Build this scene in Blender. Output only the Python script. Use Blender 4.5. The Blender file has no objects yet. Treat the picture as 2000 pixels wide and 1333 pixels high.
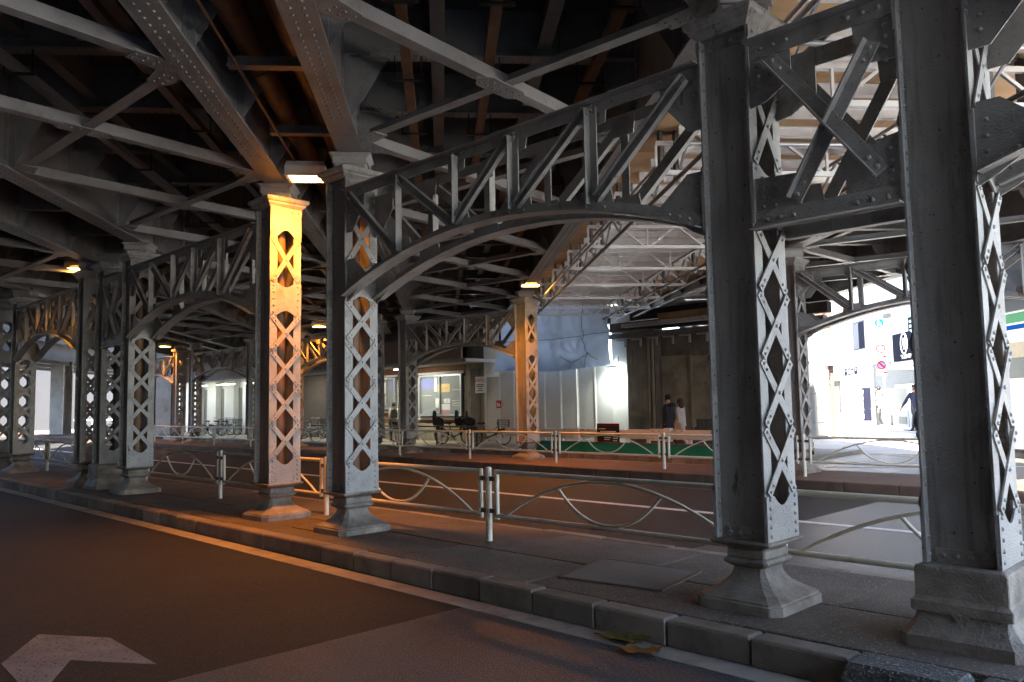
import bpy, math, random
from mathutils import Vector, Matrix
random.seed(11)
SC = bpy.context.scene
COL = SC.collection
V = Vector
R = math.radians

# ---------------------------------------------------------------- camera
F_PX, YAW, PITCH, ROLL = 1562.9, .7882, .0791, .0177
CAM = V((0, 0, 1.6575))
_r0 = V((math.cos(YAW), math.sin(YAW), 0))
_fw = V((-math.sin(YAW) * math.cos(PITCH), math.cos(YAW) * math.cos(PITCH), math.sin(PITCH)))
_u0 = V((math.sin(YAW) * math.sin(PITCH), -math.cos(YAW) * math.sin(PITCH), math.cos(PITCH)))
CR = math.cos(ROLL) * _r0 - math.sin(ROLL) * _u0
CU = math.sin(ROLL) * _r0 + math.cos(ROLL) * _u0
cd = bpy.data.cameras.new('camera')
cam = bpy.data.objects.new('camera', cd)
COL.objects.link(cam)
cd.sensor_width = 36
cd.lens = 36 * F_PX / 2000
cd.clip_start = .05
cd.clip_end = 1500
M4 = Matrix((CR, CU, -_fw)).transposed().to_4x4()
M4.translation = CAM
cam.matrix_world = M4
SC.camera = cam

# ---------------------------------------------------------------- sky, sun, exposure
SUN_EL = R(47)
SUN_H = V((.585, -.811, 0)).normalized()
to_sun = V((SUN_H.x * math.cos(SUN_EL), SUN_H.y * math.cos(SUN_EL), math.sin(SUN_EL)))
w = bpy.data.worlds.new('World')
SC.world = w
w.use_nodes = True
nt = w.node_tree
sky = nt.nodes.new('ShaderNodeTexSky')
sky.sky_type = 'NISHITA'
sky.sun_disc = False
sky.sun_elevation = SUN_EL
sky.sun_rotation = math.atan2(SUN_H.x, SUN_H.y)
nt.links.new(sky.outputs[0], nt.nodes['Background'].inputs[0])
nt.nodes['Background'].inputs[1].default_value = .12
sl = bpy.data.lights.new('sun', 'SUN')
sl.energy = 5
sl.angle = R(.5)
sl.color = (1, .94, .86)
sun = bpy.data.objects.new('sun', sl)
COL.objects.link(sun)
sun.rotation_euler = to_sun.to_track_quat('Z', 'Y').to_euler()
sun.location = (0, 0, 40)
SC.view_settings.view_transform = 'Standard'
SC.view_settings.look = 'None'
SC.view_settings.gamma = 1
SC.view_settings.use_curve_mapping = False
SC.view_settings.exposure = 3.6
SC.cycles.use_denoising = True
SC.cycles.max_bounces = 10
SC.cycles.diffuse_bounces = 7
SC.cycles.glossy_bounces = 4
SC.cycles.sample_clamp_indirect = 6
SC.cycles.caustics_reflective = False
SC.cycles.caustics_refractive = False


def ray(u, v):
    return _fw + CR * ((u - 1000) / F_PX) + CU * ((666.5 - v) / F_PX)


def onz(u, v, z=0.):
    d = ray(u, v)
    return CAM + d * ((z - CAM.z) / d.z)


def ony(u, v, y):
    d = ray(u, v)
    return CAM + d * (y / d.y)


def onwall(u, v, p, nrm):
    d = ray(u, v)
    return CAM + d * ((p - CAM).dot(nrm) / d.dot(nrm))


# rail axes: s runs with the tracks, n runs across them
RD = V((-.768, .64, 0)).normalized()
ND = V((RD.y, -RD.x, 0))
RROT = math.atan2(RD.y, RD.x)


def W(s, n, z):
    return RD * s + ND * n + V((0, 0, z))


# ---------------------------------------------------------------- materials
MATS = {}


def mat(name, col, rough=.6, var=.18, vscale=3., dirt=None, dirt_amt=.0, dscale=1.2, bump=.0, bscale=60., metal=0.,
        spec=.4, emit=None, estr=0., streak=False, speck=None, speck_scale=300., speck_t=.62, alpha=None, trans=0., ovar=0., rust=0., rust_t=.62, dt=.5):
    m = bpy.data.materials.new(name)
    m.use_nodes = True
    t = m.node_tree
    N, L = t.nodes, t.links
    b = N['Principled BSDF']
    b.inputs['Roughness'].default_value = rough
    b.inputs['Metallic'].default_value = metal
    b.inputs['Specular IOR Level'].default_value = spec
    if trans:
        b.inputs['Transmission Weight'].default_value = trans
    tc = N.new('ShaderNodeTexCoord')
    oi = N.new('ShaderNodeObjectInfo')
    add = N.new('ShaderNodeVectorMath')
    add.operation = 'MULTIPLY_ADD'
    comb = N.new('ShaderNodeCombineXYZ')
    for k in range(3):
        L.new(oi.outputs['Random'], comb.inputs[k])
    L.new(comb.outputs[0], add.inputs[0])
    add.inputs[1].default_value = (37, 53, 71)
    L.new(tc.outputs['Object'], add.inputs[2])
    vec = add.outputs[0]
    n1 = N.new('ShaderNodeTexNoise')
    n1.inputs['Scale'].default_value = vscale
    n1.inputs['Detail'].default_value = 6
    L.new(vec, n1.inputs['Vector'])
    rp = N.new('ShaderNodeValToRGB')
    rp.color_ramp.elements[0].position = .3
    rp.color_ramp.elements[1].position = .72
    c = V(col[:3])
    lo, hi = c * (1 - var), c * (1 + var)
    rp.color_ramp.elements[0].color = (*lo, 1)
    rp.color_ramp.elements[1].color = (*hi, 1)
    L.new(n1.outputs['Fac'], rp.inputs[0])
    out = rp.outputs[0]
    if dirt:
        n2 = N.new('ShaderNodeTexNoise')
        n2.inputs['Detail'].default_value = 9
        n2.inputs['Roughness'].default_value = .68
        n2.inputs['Scale'].default_value = dscale
        if streak:
            mp = N.new('ShaderNodeMapping')
            mp.inputs['Scale'].default_value = (9, 9, .7)
            L.new(vec, mp.inputs[0])
            L.new(mp.outputs[0], n2.inputs['Vector'])
        else:
            L.new(vec, n2.inputs['Vector'])
        r2 = N.new('ShaderNodeValToRGB')
        r2.color_ramp.elements[0].position = dt
        r2.color_ramp.elements[1].position = .78
        r2.color_ramp.elements[0].color = (0, 0, 0, 1)
        r2.color_ramp.elements[1].color = (dirt_amt,) * 3 + (1,)
        L.new(n2.outputs['Fac'], r2.inputs[0])
        mx = N.new('ShaderNodeMix')
        mx.data_type = 'RGBA'
        L.new(r2.outputs[0], mx.inputs[0])
        L.new(out, mx.inputs[6])
        mx.inputs[7].default_value = (*dirt, 1)
        out = mx.outputs[2]
    if speck:
        n3 = N.new('ShaderNodeTexNoise')
        n3.inputs['Scale'].default_value = speck_scale
        n3.inputs['Detail'].default_value = 2
        L.new(vec, n3.inputs['Vector'])
        r3 = N.new('ShaderNodeValToRGB')
        r3.color_ramp.elements[0].position = speck_t
        r3.color_ramp.elements[1].position = speck_t + .06
        r3.color_ramp.elements[0].color = (0, 0, 0, 1)
        r3.color_ramp.elements[1].color = (1, 1, 1, 1)
        L.new(n3.outputs['Fac'], r3.inputs[0])
        mx = N.new('ShaderNodeMix')
        mx.data_type = 'RGBA'
        L.new(r3.outputs[0], mx.inputs[0])
        L.new(out, mx.inputs[6])
        mx.inputs[7].default_value = (*speck, 1)
        out = mx.outputs[2]
    if rust:
        n4 = N.new('ShaderNodeTexNoise')
        n4.inputs['Scale'].default_value = 1.7
        n4.inputs['Detail'].default_value = 12
        n4.inputs['Roughness'].default_value = .72
        mp4 = N.new('ShaderNodeMapping')
        mp4.inputs['Scale'].default_value = (3.2, 3.2, .9)
        mp4.inputs['Location'].default_value = (5, 9, 2)
        L.new(vec, mp4.inputs[0])
        L.new(mp4.outputs[0], n4.inputs['Vector'])
        r4 = N.new('ShaderNodeValToRGB')
        r4.color_ramp.elements[0].position = rust_t
        r4.color_ramp.elements[1].position = rust_t + .07
        r4.color_ramp.elements[0].color = (0, 0, 0, 1)
        r4.color_ramp.elements[1].color = (rust,) * 3 + (1,)
        L.new(n4.outputs['Fac'], r4.inputs[0])
        mx = N.new('ShaderNodeMix')
        mx.data_type = 'RGBA'
        L.new(r4.outputs[0], mx.inputs[0])
        L.new(out, mx.inputs[6])
        mx.inputs[7].default_value = (.075, .045, .03, 1)
        out = mx.outputs[2]
    if ovar:
        mr = N.new('ShaderNodeMapRange')
        mr.inputs[3].default_value = 1 - ovar
        mr.inputs[4].default_value = 1 + ovar
        L.new(oi.outputs['Random'], mr.inputs[0])
        vm = N.new('ShaderNodeVectorMath')
        vm.operation = 'SCALE'
        L.new(out, vm.inputs[0])
        L.new(mr.outputs[0], vm.inputs['Scale'])
        out = vm.outputs[0]
    L.new(out, b.inputs['Base Color'])
    if bump:
        nb = N.new('ShaderNodeTexNoise')
        nb.inputs['Scale'].default_value = bscale
        nb.inputs['Detail'].default_value = 4
        L.new(vec, nb.inputs['Vector'])
        bp = N.new('ShaderNodeBump')
        bp.inputs['Strength'].default_value = bump
        bp.inputs['Distance'].default_value = .02
        L.new(nb.outputs['Fac'], bp.inputs['Height'])
        L.new(bp.outputs[0], b.inputs['Normal'])
    if emit:
        b.inputs['Emission Color'].default_value = (*emit, 1)
        b.inputs['Emission Strength'].default_value = estr
    MATS[name] = m
    return m


def brickmat(name, c1, c2, mortar, sx, sy, ms=.012, rough=.8):
    m = bpy.data.materials.new(name)
    m.use_nodes = True
    N, L = m.node_tree.nodes, m.node_tree.links
    b = N['Principled BSDF']
    b.inputs['Roughness'].default_value = rough
    tc = N.new('ShaderNodeTexCoord')
    mp = N.new('ShaderNodeMapping')
    mp.inputs['Rotation'].default_value = (R(90), 0, 0)
    L.new(tc.outputs['Object'], mp.inputs[0])
    br = N.new('ShaderNodeTexBrick')
    br.inputs['Scale'].default_value = 1
    br.inputs['Brick Width'].default_value = sx
    br.inputs['Row Height'].default_value = sy
    br.inputs['Mortar Size'].default_value = ms
    br.inputs['Color1'].default_value = (*c1, 1)
    br.inputs['Color2'].default_value = (*c2, 1)
    br.inputs['Mortar'].default_value = (*mortar, 1)
    L.new(mp.outputs[0], br.inputs[0])
    L.new(br.outputs['Color'], b.inputs['Base Color'])
    bp = N.new('ShaderNodeBump')
    bp.inputs['Strength'].default_value = .4
    bp.inputs['Distance'].default_value = .01
    bp.invert = True
    L.new(br.outputs['Fac'], bp.inputs['Height'])
    L.new(bp.outputs[0], b.inputs['Normal'])
    MATS[name] = m


mat('steel', (.35, .34, .328), .40, .18, 2.2, (.10, .082, .066), .8, 3.0, .4, 75, spec=.5, rust=.8, rust_t=.63, speck=(.09, .075, .06), speck_scale=38, speck_t=.68)
mat('steel_worn', (.37, .355, .338), .45, .2, 2.2, (.075, .058, .045), .85, 1.6, .5, 70, streak=True, spec=.5, rust=.85, rust_t=.6, speck=(.05, .042, .035), speck_scale=30, speck_t=.68)
mat('base_iron', (.30, .262, .225), .6, .25, 5, (.055, .038, .027), .95, 3.2, .5, 60, dt=.40, rust=.5, rust_t=.6)
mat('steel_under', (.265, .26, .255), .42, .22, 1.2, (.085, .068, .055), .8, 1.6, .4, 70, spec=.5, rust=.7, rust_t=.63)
mat('deck_dark', (.085, .085, .09), .75, .3, .7, (.05, .045, .04), .7, .6)
mat('rust_pipe', (.16, .085, .045), .55, .3, 4, (.05, .03, .02), .7, 3, .2, 40, streak=True)
mat('alu', (.80, .80, .81), .35, .08, 5, (.4, .4, .4), .4, 6, metal=.25, spec=.6)
mat('galv', (.42, .43, .45), .38, .15, 8, metal=.6)
mat('galv_dark', (.16, .16, .165), .42, .2, 6, metal=.5)
mat('plywood', (.62, .41, .23), .7, .2, 1.6, (.45, .27, .14), .6, 2.2, ovar=.12)
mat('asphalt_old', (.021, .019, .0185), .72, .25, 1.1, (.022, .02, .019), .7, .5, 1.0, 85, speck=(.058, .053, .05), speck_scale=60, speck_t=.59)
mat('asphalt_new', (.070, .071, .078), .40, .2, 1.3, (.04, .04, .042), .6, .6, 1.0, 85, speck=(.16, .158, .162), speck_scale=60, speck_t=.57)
mat('line_paint', (.74, .73, .70), .6, .1, 6, (.35, .32, .29), .6, 5, .3, 150)
mat('line_dirty', (.34, .31, .27), .65, .2, 4, (.10, .085, .07), .85, 3.5, .4, 150)
mat('arrow_paint', (.23, .235, .26), .75, .15, 4, (.10, .10, .11), .95, 2.2, .5, 90, dt=.44, speck=(.05, .05, .055), speck_scale=45, speck_t=.6)
mat('line_yellow', (.62, .40, .07), .6, .15, 6)
mat('kerb', (.23, .195, .16), .8, .25, 2.5, (.06, .05, .04), .85, 2.6, .5, 70, speck=(.3, .28, .25), speck_scale=110, speck_t=.68, ovar=.28)
mat('kerb_brown', (.13, .085, .065), .8, .25, 2.5, (.05, .035, .03), .8, 2.6, .4, 70, ovar=.2)
mat('granite', (.085, .082, .08), .8, .3, 9, (.03, .03, .03), .8, 8, .9, 40, speck=(.34, .33, .32), speck_scale=75, speck_t=.6)
mat('median_top', (.115, .093, .076), .82, .25, 1.6, (.055, .045, .038), .85, 1.5, .6, 90, speck=(.25, .22, .19), speck_scale=60, speck_t=.60, ovar=.2)
mat('median_brown', (.12, .07, .055), .8, .2, 1.4, (.06, .04, .03), .7, 1.5, .4, 80)
mat('concrete', (.30, .29, .28), .8, .15, 2, (.17, .155, .14), .6, 2, .3, 60)
mat('cover_grey', (.16, .148, .135), .8, .15, 3, (.10, .09, .08), .7, 3, .3, 60)
mat('paving_pale', (.50, .48, .45), .85, .1, 1.5, (.35, .33, .3), .5, 1)
mat('pavement', (.33, .31, .28), .8, .12, 2, (.2, .18, .16), .6, 1.5)
mat('fence', (.74, .69, .57), .42, .1, 4, (.26, .15, .08), .7, 3.2, .1, 60, dt=.56)
mat('black', (.02, .02, .021), .5, .2, 5)
mat('rubber', (.018, .018, .018), .7, .1, 5)
mat('white', (.74, .74, .73), .55, .06, 3, (.55, .53, .5), .5, 1.5)
mat('white_panel', (.70, .70, .66), .35, .06, 1.2, (.5, .48, .43), .6, .9, ovar=.06)
mat('white_rail', (.62, .60, .58), .4, .06, 3, (.4, .37, .34), .5, 2.5)
mat('facade', (.72, .72, .71), .8, .05, 1, (.6, .6, .58), .4, .5)
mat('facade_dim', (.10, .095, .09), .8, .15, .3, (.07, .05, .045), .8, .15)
mat('win_frame', (.10, .10, .11), .9, .05, 1, spec=.1)
mat('win_pale', (.16, .17, .18), .9, .05, 1, spec=.1)
mat('grey_wall', (.2, .19, .18), .8, .12, 1)
mat('fascia', (.17, .14, .13), .6, .1, 1, (.1, .08, .07), .5, .8)
mat('green_board', (.012, .21, .14), .4, .08, 2)
mat('tarp', (.46, .56, .74), .5, .07, 1.4, (.34, .41, .53), .5, 1)
_t = MATS['tarp'].node_tree
_b = _t.nodes['Principled BSDF']
_tr = _t.nodes.new('ShaderNodeBsdfTranslucent')
_mx = _t.nodes.new('ShaderNodeMixShader')
_mx.inputs[0].default_value = .22
for _l in list(_t.links):
    if _l.to_socket == _b.inputs['Base Color']:
        _t.links.new(_l.from_socket, _tr.inputs[0])
_t.links.new(_b.outputs[0], _mx.inputs[1])
_t.links.new(_tr.outputs[0], _mx.inputs[2])
_t.links.new(_mx.outputs[0], _t.nodes['Material Output'].inputs[0])
mat('rope', (.03, .12, .08), .8)
mat('stone_old', (.17, .145, .12), .85, .3, 1.4, (.045, .04, .035), .9, 1.3, .5, 40, streak=True)
mat('stone_pale', (.30, .26, .20), .85, .25, 1.5, (.08, .065, .05), .85, 1.4, .4, 40)
mat('stone_white', (.60, .58, .54), .85, .1, 2)
mat('timber_dark', (.05, .04, .034), .8, .3, 3)
mat('timber', (.30, .19, .10), .75, .2, 3)
mat('glass_dark', (.03, .035, .04), .06, .1, 1, spec=.8)
mat('shutter', (.20, .21, .19), .6, .05, 1)
mat('poster_grey', (.055, .06, .065), .3, .2, 2)
mat('poster_blue', (.03, .04, .42), .3, .1, 2)
mat('poster_yellow', (.80, .52, .02), .3, .1, 2)
mat('poster_white', (.75, .75, .75), .4, .05, 2)
mat('poster_red', (.60, .03, .04), .4, .1, 2)
mat('poster_green', (.02, .20, .07), .4, .1, 2)
mat('sign_blue', (.003, .07, .30), .9, .03, 1, spec=.05)
mat('sign_red', (.22, .006, .006), .9, .03, 1, spec=.05)
mat('sign_navy', (.012, .013, .024), .9, .05, 1, spec=.05)
mat('sign_green', (.006, .035, .03), .9, .05, 1, spec=.05)
mat('yellow', (.75, .5, .02), .5, .1, 3)
mat('skin', (.48, .29, .21), .6, .05, 3)
mat('hair', (.015, .011, .01), .5, .2, 20)
mat('hair_brown', (.05, .022, .014), .5, .2, 20)
mat('coat_navy', (.022, .026, .040), .8, .2, 6)
mat('cloth_white', (.62, .57, .58), .8, .08, 6)
mat('cloth_beige', (.42, .38, .29), .8, .1, 6)
mat('cloth_dark', (.025, .025, .028), .8, .2, 6)
mat('cloth_grey', (.62, .62, .6), .8, .1, 6)
mat('cloth_blue', (.02, .025, .06), .8, .1, 6)
mat('bag_tan', (.50, .38, .31), .5, .1, 4)
mat('leaf', (.10, .09, .02), .6, .4, 14, (.16, .07, .015), .8, 8)
mat('leaf_brown', (.20, .09, .02), .6, .4, 14, (.05, .03, .015), .7, 9)
mat('sodium', (.9, .6, .2), .3, 0, 1, emit=(1, .50, .10), estr=5)
mat('led', (.9, .9, .9), .3, 0, 1, emit=(.92, 1, .95), estr=18)
mat('tube_light', (.9, .9, .85), .3, 0, 1, emit=(.95, 1, .82), estr=1.5)
mat('soffit', (.42, .40, .37), .7, .06, 1)
mat('vend_white', (.8, .8, .8), .35, .04, 2)
mat('vend_blue', (.02, .12, .32), .35, .05, 2)
mat('awning', (.05, .10, .42), .6, .1, 2)
brickmat('brick_red', (.22, .085, .04), (.17, .065, .032), (.10, .05, .035), .21, .065, .008)
brickmat('brick_dark', (.15, .12, .10), (.12, .10, .085), (.09, .075, .065), .21, .065, .008)
brickmat('tile_grey', (.055, .058, .065), (.075, .078, .085), (.035, .035, .04), .4, .1, .01, .5)
brickmat('brick_right', (.14, .05, .03), (.11, .04, .025), (.12, .09, .08), .21, .065, .01)


# ---------------------------------------------------------------- mesh helpers
class MB:
    def __init__(s):
        s.v, s.f, s.sm = [], [], []

    def add(s, vs, fs, sm=False):
        o = len(s.v)
        s.v += [tuple(p) for p in vs]
        s.f += [tuple(i + o for i in f) for f in fs]
        s.sm += [sm] * len(fs)
        return s

    def box(s, x0, x1, y0, y1, z0, z1):
        return s.add([(x0, y0, z0), (x1, y0, z0), (x1, y1, z0), (x0, y1, z0), (x0, y0, z1), (x1, y0, z1), (x1, y1, z1), (x0, y1, z1)],
                     [(0, 3, 2, 1), (4, 5, 6, 7), (0, 1, 5, 4), (1, 2, 6, 5), (2, 3, 7, 6), (3, 0, 4, 7)])

    def bar(s, p0, p1, w, h, up=(0, 0, 1)):
        p0, p1 = V(p0), V(p1)
        d = (p1 - p0).normalized()
        up = V(up)
        sd = d.cross(up).normalized()
        u = sd.cross(d)
        a, b = sd * (w / 2), u * (h / 2)
        vs = [p0 - a - b, p0 + a - b, p0 + a + b, p0 - a + b, p1 - a - b, p1 + a - b, p1 + a + b, p1 - a + b]
        return s.add(vs, [(0, 3, 2, 1), (4, 5, 6, 7), (0, 1, 5, 4), (1, 2, 6, 5), (2, 3, 7, 6), (3, 0, 4, 7)])

    def plate(s, poly, o, u, v, t):
        o, u, v = V(o), V(u), V(v)
        nrm = u.cross(v).normalized() * (t / 2)
        k = len(poly)
        a = [o + u * x + v * y + nrm for x, y in poly]
        b = [o + u * x + v * y - nrm for x, y in poly]
        fs = [tuple(range(k)), tuple(range(2 * k - 1, k - 1, -1))]
        fs += [(i, k + i, k + (i + 1) % k, (i + 1) % k) for i in range(k)]
        return s.add(a + b, fs)

    def tube(s, pts, r, seg=8, close=False):
        pts = [V(p) for p in pts]
        n = len(pts)
        rr = r if isinstance(r, (list, tuple)) else [r] * n
        vs = []
        ref = None
        for i, p in enumerate(pts):
            if close:
                d = pts[(i + 1) % n] - pts[i - 1]
            else:
                d = pts[min(i + 1, n - 1)] - pts[max(i - 1, 0)]
            d.normalize()
            if ref is None:
                ref = V((0, 0, 1)) if abs(d.z) < .9 else V((1, 0, 0))
            a = d.cross(ref).normalized()
            b = a.cross(d)
            ref = b
            for k in range(seg):
                t = 2 * math.pi * k / seg
                vs.append(p + a * (math.cos(t) * rr[i]) + b * (math.sin(t) * rr[i]))
        fs = []
        for i in range(n if close else n - 1):
            j = (i + 1) % n
            for k in range(seg):
                l = (k + 1) % seg
                fs.append((i * seg + k, j * seg + k, j * seg + l, i * seg + l))
        s.add(vs, fs, True)
        if not close:
            s.add(vs[:seg], [tuple(range(seg))])
            s.add(vs[-seg:], [tuple(range(seg - 1, -1, -1))])
        return s

    def rivet(s, p, nrm, r=.017, h=.013, seg=6):
        p, nrm = V(p), V(nrm).normalized()
        a = nrm.orthogonal().normalized()
        b = nrm.cross(a)
        vs = []
        for rr, hh in ((r, 0), (r * .72, h * .72)):
            for k in range(seg):
                t = 2 * math.pi * k / seg
                vs.append(p + a * (math.cos(t) * rr) + b * (math.sin(t) * rr) + nrm * hh)
        vs.append(p + nrm * h)
        fs = [(k, (k + 1) % seg, seg + (k + 1) % seg, seg + k) for k in range(seg)]
        fs += [(seg + k, seg + (k + 1) % seg, 2 * seg) for k in range(seg)]
        return s.add(vs, fs, True)

    def rings(s, rings, cap=True, sm=False):
        k = len(rings[0])
        vs = [p for r in rings for p in r]
        fs = []
        for i in range(len(rings) - 1):
            for j in range(k):
                l = (j + 1) % k
                fs.append((i * k + j, i * k + l, (i + 1) * k + l, (i + 1) * k + j))
        s.add(vs, fs, sm)
        if cap:
            s.add(rings[0], [tuple(range(k - 1, -1, -1))])
            s.add(rings[-1], [tuple(range(k))])
        return s

    def rectloft(s, hx, hy, prof, cx=0, cy=0):
        """prof: (offset, z, chamfer) from low to high"""
        rs = []
        for o, z, c in prof:
            x, y = hx + o, hy + o
            rs.append([V((cx + a, cy + b, z)) for a, b in ((x - c, -y), (x, -y + c), (x, y - c), (x - c, y), (-x + c, y), (-x, y - c), (-x, -y + c), (-x + c, -y))])
        return s.rings(rs)

    def ico(s, c, rx, ry, rz, seg=10, rg=6):
        rs = []
        for i in range(rg + 1):
            t = math.pi * i / rg
            q = max(math.sin(t), .02)
            rs.append([V((c[0] + rx * q * math.cos(2 * math.pi * k / seg), c[1] + ry * q * math.sin(2 * math.pi * k / seg), c[2] - rz * math.cos(t))) for k in range(seg)])
        return s.rings(rs, True, True)

    def mesh(s, name):
        me = bpy.data.meshes.new(name)
        me.from_pydata(s.v, [], s.f)
        me.polygons.foreach_set('use_smooth', s.sm)
        me.update()
        return me


def tag(o, label=None, cat=None, group=None, kind=None):
    if label:
        o['label'] = label
    if cat:
        o['category'] = cat
    if group:
        o['group'] = group
    if kind:
        o['kind'] = kind
    return o


def obj(name, mb, m, parent=None, loc=None, rot=None, kind=None):
    me = mb.mesh(name) if isinstance(mb, MB) else mb
    if isinstance(mb, MB) or not me.materials:
        me.materials.append(MATS[m])
    o = bpy.data.objects.new(name, me)
    COL.objects.link(o)
    if parent:
        o.parent = parent
    if loc is not None:
        o.location = loc
    if rot is not None:
        o.rotation_euler = rot
    if kind:
        o['kind'] = kind
    return o


def thing(name, label, cat, loc=(0, 0, 0), rz=0., group=None):
    o = bpy.data.objects.new(name, None)
    o.empty_display_size = .2
    COL.objects.link(o)
    o.location = loc
    o.rotation_euler = (0, 0, rz)
    return tag(o, label, cat, group)


def copy_tree(o, parent=None):
    c = o.copy()
    COL.objects.link(c)
    c.parent = parent
    for ch in o.children:
        copy_tree(ch, c)
    return c


def struct(name, mb, m):
    return tag(obj(name, mb, m), kind='structure')


def text(body, size, m, parent, loc, rot, ext=.002, align='CENTER', name='lettering', sx=1.):
    cu = bpy.data.curves.new(name, 'FONT')
    cu.body = body
    cu.size = size
    cu.extrude = ext
    cu.align_x = align
    cu.align_y = 'CENTER'
    cu.materials.append(MATS[m])
    tmp = bpy.data.objects.new(name, cu)
    COL.objects.link(tmp)
    me = bpy.data.meshes.new_from_object(tmp.evaluated_get(bpy.context.evaluated_depsgraph_get()))
    bpy.data.objects.remove(tmp)
    o = bpy.data.objects.new(name, me)
    COL.objects.link(o)
    o.parent = parent
    o.location = loc
    o.rotation_euler = rot
    o.scale = (sx, 1, 1)
    o['kind'] = 'stuff'
    return o


def disc(mb, c, u, v, r, t=.01, seg=24):
    return mb.plate([(r * math.cos(2 * math.pi * k / seg), r * math.sin(2 * math.pi * k / seg)) for k in range(seg)], c, u, v, t)


def arealight(name, loc, target, sx, sy, power, col, parent=None, spread=180):
    l = bpy.data.lights.new(name, 'AREA')
    l.shape = 'RECTANGLE'
    l.size, l.size_y = sx, sy
    l.energy = power
    l.color = col
    l.spread = R(spread)
    o = bpy.data.objects.new(name, l)
    COL.objects.link(o)
    d = V(target)
    o.rotation_euler = (-d).to_track_quat('Z', 'Y').to_euler()
    o.location = loc
    if parent:
        o.parent = parent
    return o


# ================================================================ ground
MZ = .17
Y1, Y2, WX, WY = 5.30, 15.64, .408, .472
struct('ground', MB().box(-400, 400, -400, 400, -.6, -.012), 'concrete')
XP = -5.1
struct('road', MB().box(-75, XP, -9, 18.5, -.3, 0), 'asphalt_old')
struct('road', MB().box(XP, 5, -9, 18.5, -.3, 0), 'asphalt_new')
struct('bounce_ground', MB().box(5.01, 60, -9, 18.5, -.3, 0), 'paving_pale')  # unseen pale ground added to bounce sunlight up under the deck
struct('bounce_ground', MB().box(5.01, 60, -40, -9.01, -.3, 0), 'paving_pale')  # more of the added pale bounce surface, out of view


def stone_mesh(lx, dy, h, bev=.02, name='kerb_stone'):
    return MB().rectloft(lx / 2, dy / 2, [(0, -.06, .004), (0, h - bev, .004), (-bev * .4, h - bev * .3, .006), (-bev, h, .006)]).mesh(name)


def kerb_row(parent, m, x0, x1, y, pitch, dy, h, gap=.018, jit=.006):
    ms = [stone_mesh(pitch - gap, dy, h) for _ in range(2)]
    for q in ms:
        q.materials.append(MATS[m])
    k = 0
    x = x0
    while x < x1:
        obj('kerb_stone', ms[k % 2], m, parent, (x + pitch / 2, y + random.uniform(-jit, jit), random.uniform(-jit, jit)),
            (random.uniform(-.006, .006), 0, random.uniform(-.004, .004)))
        x += pitch
        k += 1


med = struct('median', MB().box(-48, 3.2, 4.87, 6.98, -.1, MZ - .03), 'median_top')
_x = -33.6
_sm = []
for _y0, _y1 in ((4.88, 5.78), (5.79, 6.97)):
    _me = MB().rectloft(.895, (_y1 - _y0) / 2 - .004, [(0, -.05, .003), (0, -.006, .003), (-.006, 0, .003)]).mesh('paving_slab')
    _me.materials.append(MATS['median_top'])
    _sm.append((_me, (_y0 + _y1) / 2))
while _x < 3:
    for _k, (_me, _yc) in enumerate(_sm):
        obj('paving_slab', _me, 'median_top', med, (_x + .9 + .45 * _k, _yc, MZ + random.uniform(-.003, .002)), (random.uniform(-.003, .003), random.uniform(-.002, .002), 0))
    _x += 1.8
kerb_row(med, 'kerb', -33.6, -2.0, 4.775, .632, .19, MZ + .004)
kerb_row(med, 'kerb', -33.6, 3, 7.06, .9, .15, MZ - .006, .008)
# rough granite blocks beside the big column
gm = []
for q in range(3):
    mb = MB()
    rs = []
    rnd = random.Random(q)
    for z, o in ((-.05, 0), (.10, .0), (.155, -.01), (.185, -.03)):
        x, y = .30 + o, .15 + o
        base = []
        for a, b in ((x, -y), (x, 0), (x, y), (.3 * x, y), (-.4 * x, y), (-x, y), (-x, 0), (-x, -y), (-.35 * x, -y), (.35 * x, -y)):
            base.append(V((a + rnd.uniform(-.008, .008), b + rnd.uniform(-.008, .008), z + rnd.uniform(-.004, .004))))
        rs.append(base)
    mb.rings(rs)
    me = mb.mesh('kerb_stone')
    me.materials.append(MATS['granite'])
    gm.append(me)
for k, x in enumerate((-1.84, -1.2, -.56, .08, .72)):
    obj('kerb_stone', gm[k % 3], 'granite', med, (x + .14, 4.70, 0))
# service cover set in the median
sc = obj('service_cover', MB().plate([(onz(*q, MZ).x, onz(*q, MZ).y) for q in ((1093, 1128), (1180, 1093), (1367, 1118), (1290, 1155))], (0, 0, MZ + .003), (1, 0, 0), (0, 1, 0), .012), 'cover_grey', med)
_cq = [onz(*q, MZ) for q in ((1093, 1128), (1180, 1093), (1367, 1118), (1290, 1155))]
_fb = MB()
for _i in range(4):
    _fb.bar(_cq[_i] + V((0, 0, .004)), _cq[(_i + 1) % 4] + V((0, 0, .004)), .035, .014)
obj('cover_frame', _fb, 'kerb_brown', med)
for xx in (-9.2, -11.9, -19.6):
    obj('service_cover', MB().box(xx, xx + .9, 5.2, 6.0, MZ - .01, MZ + .005), 'median_top', med)
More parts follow.
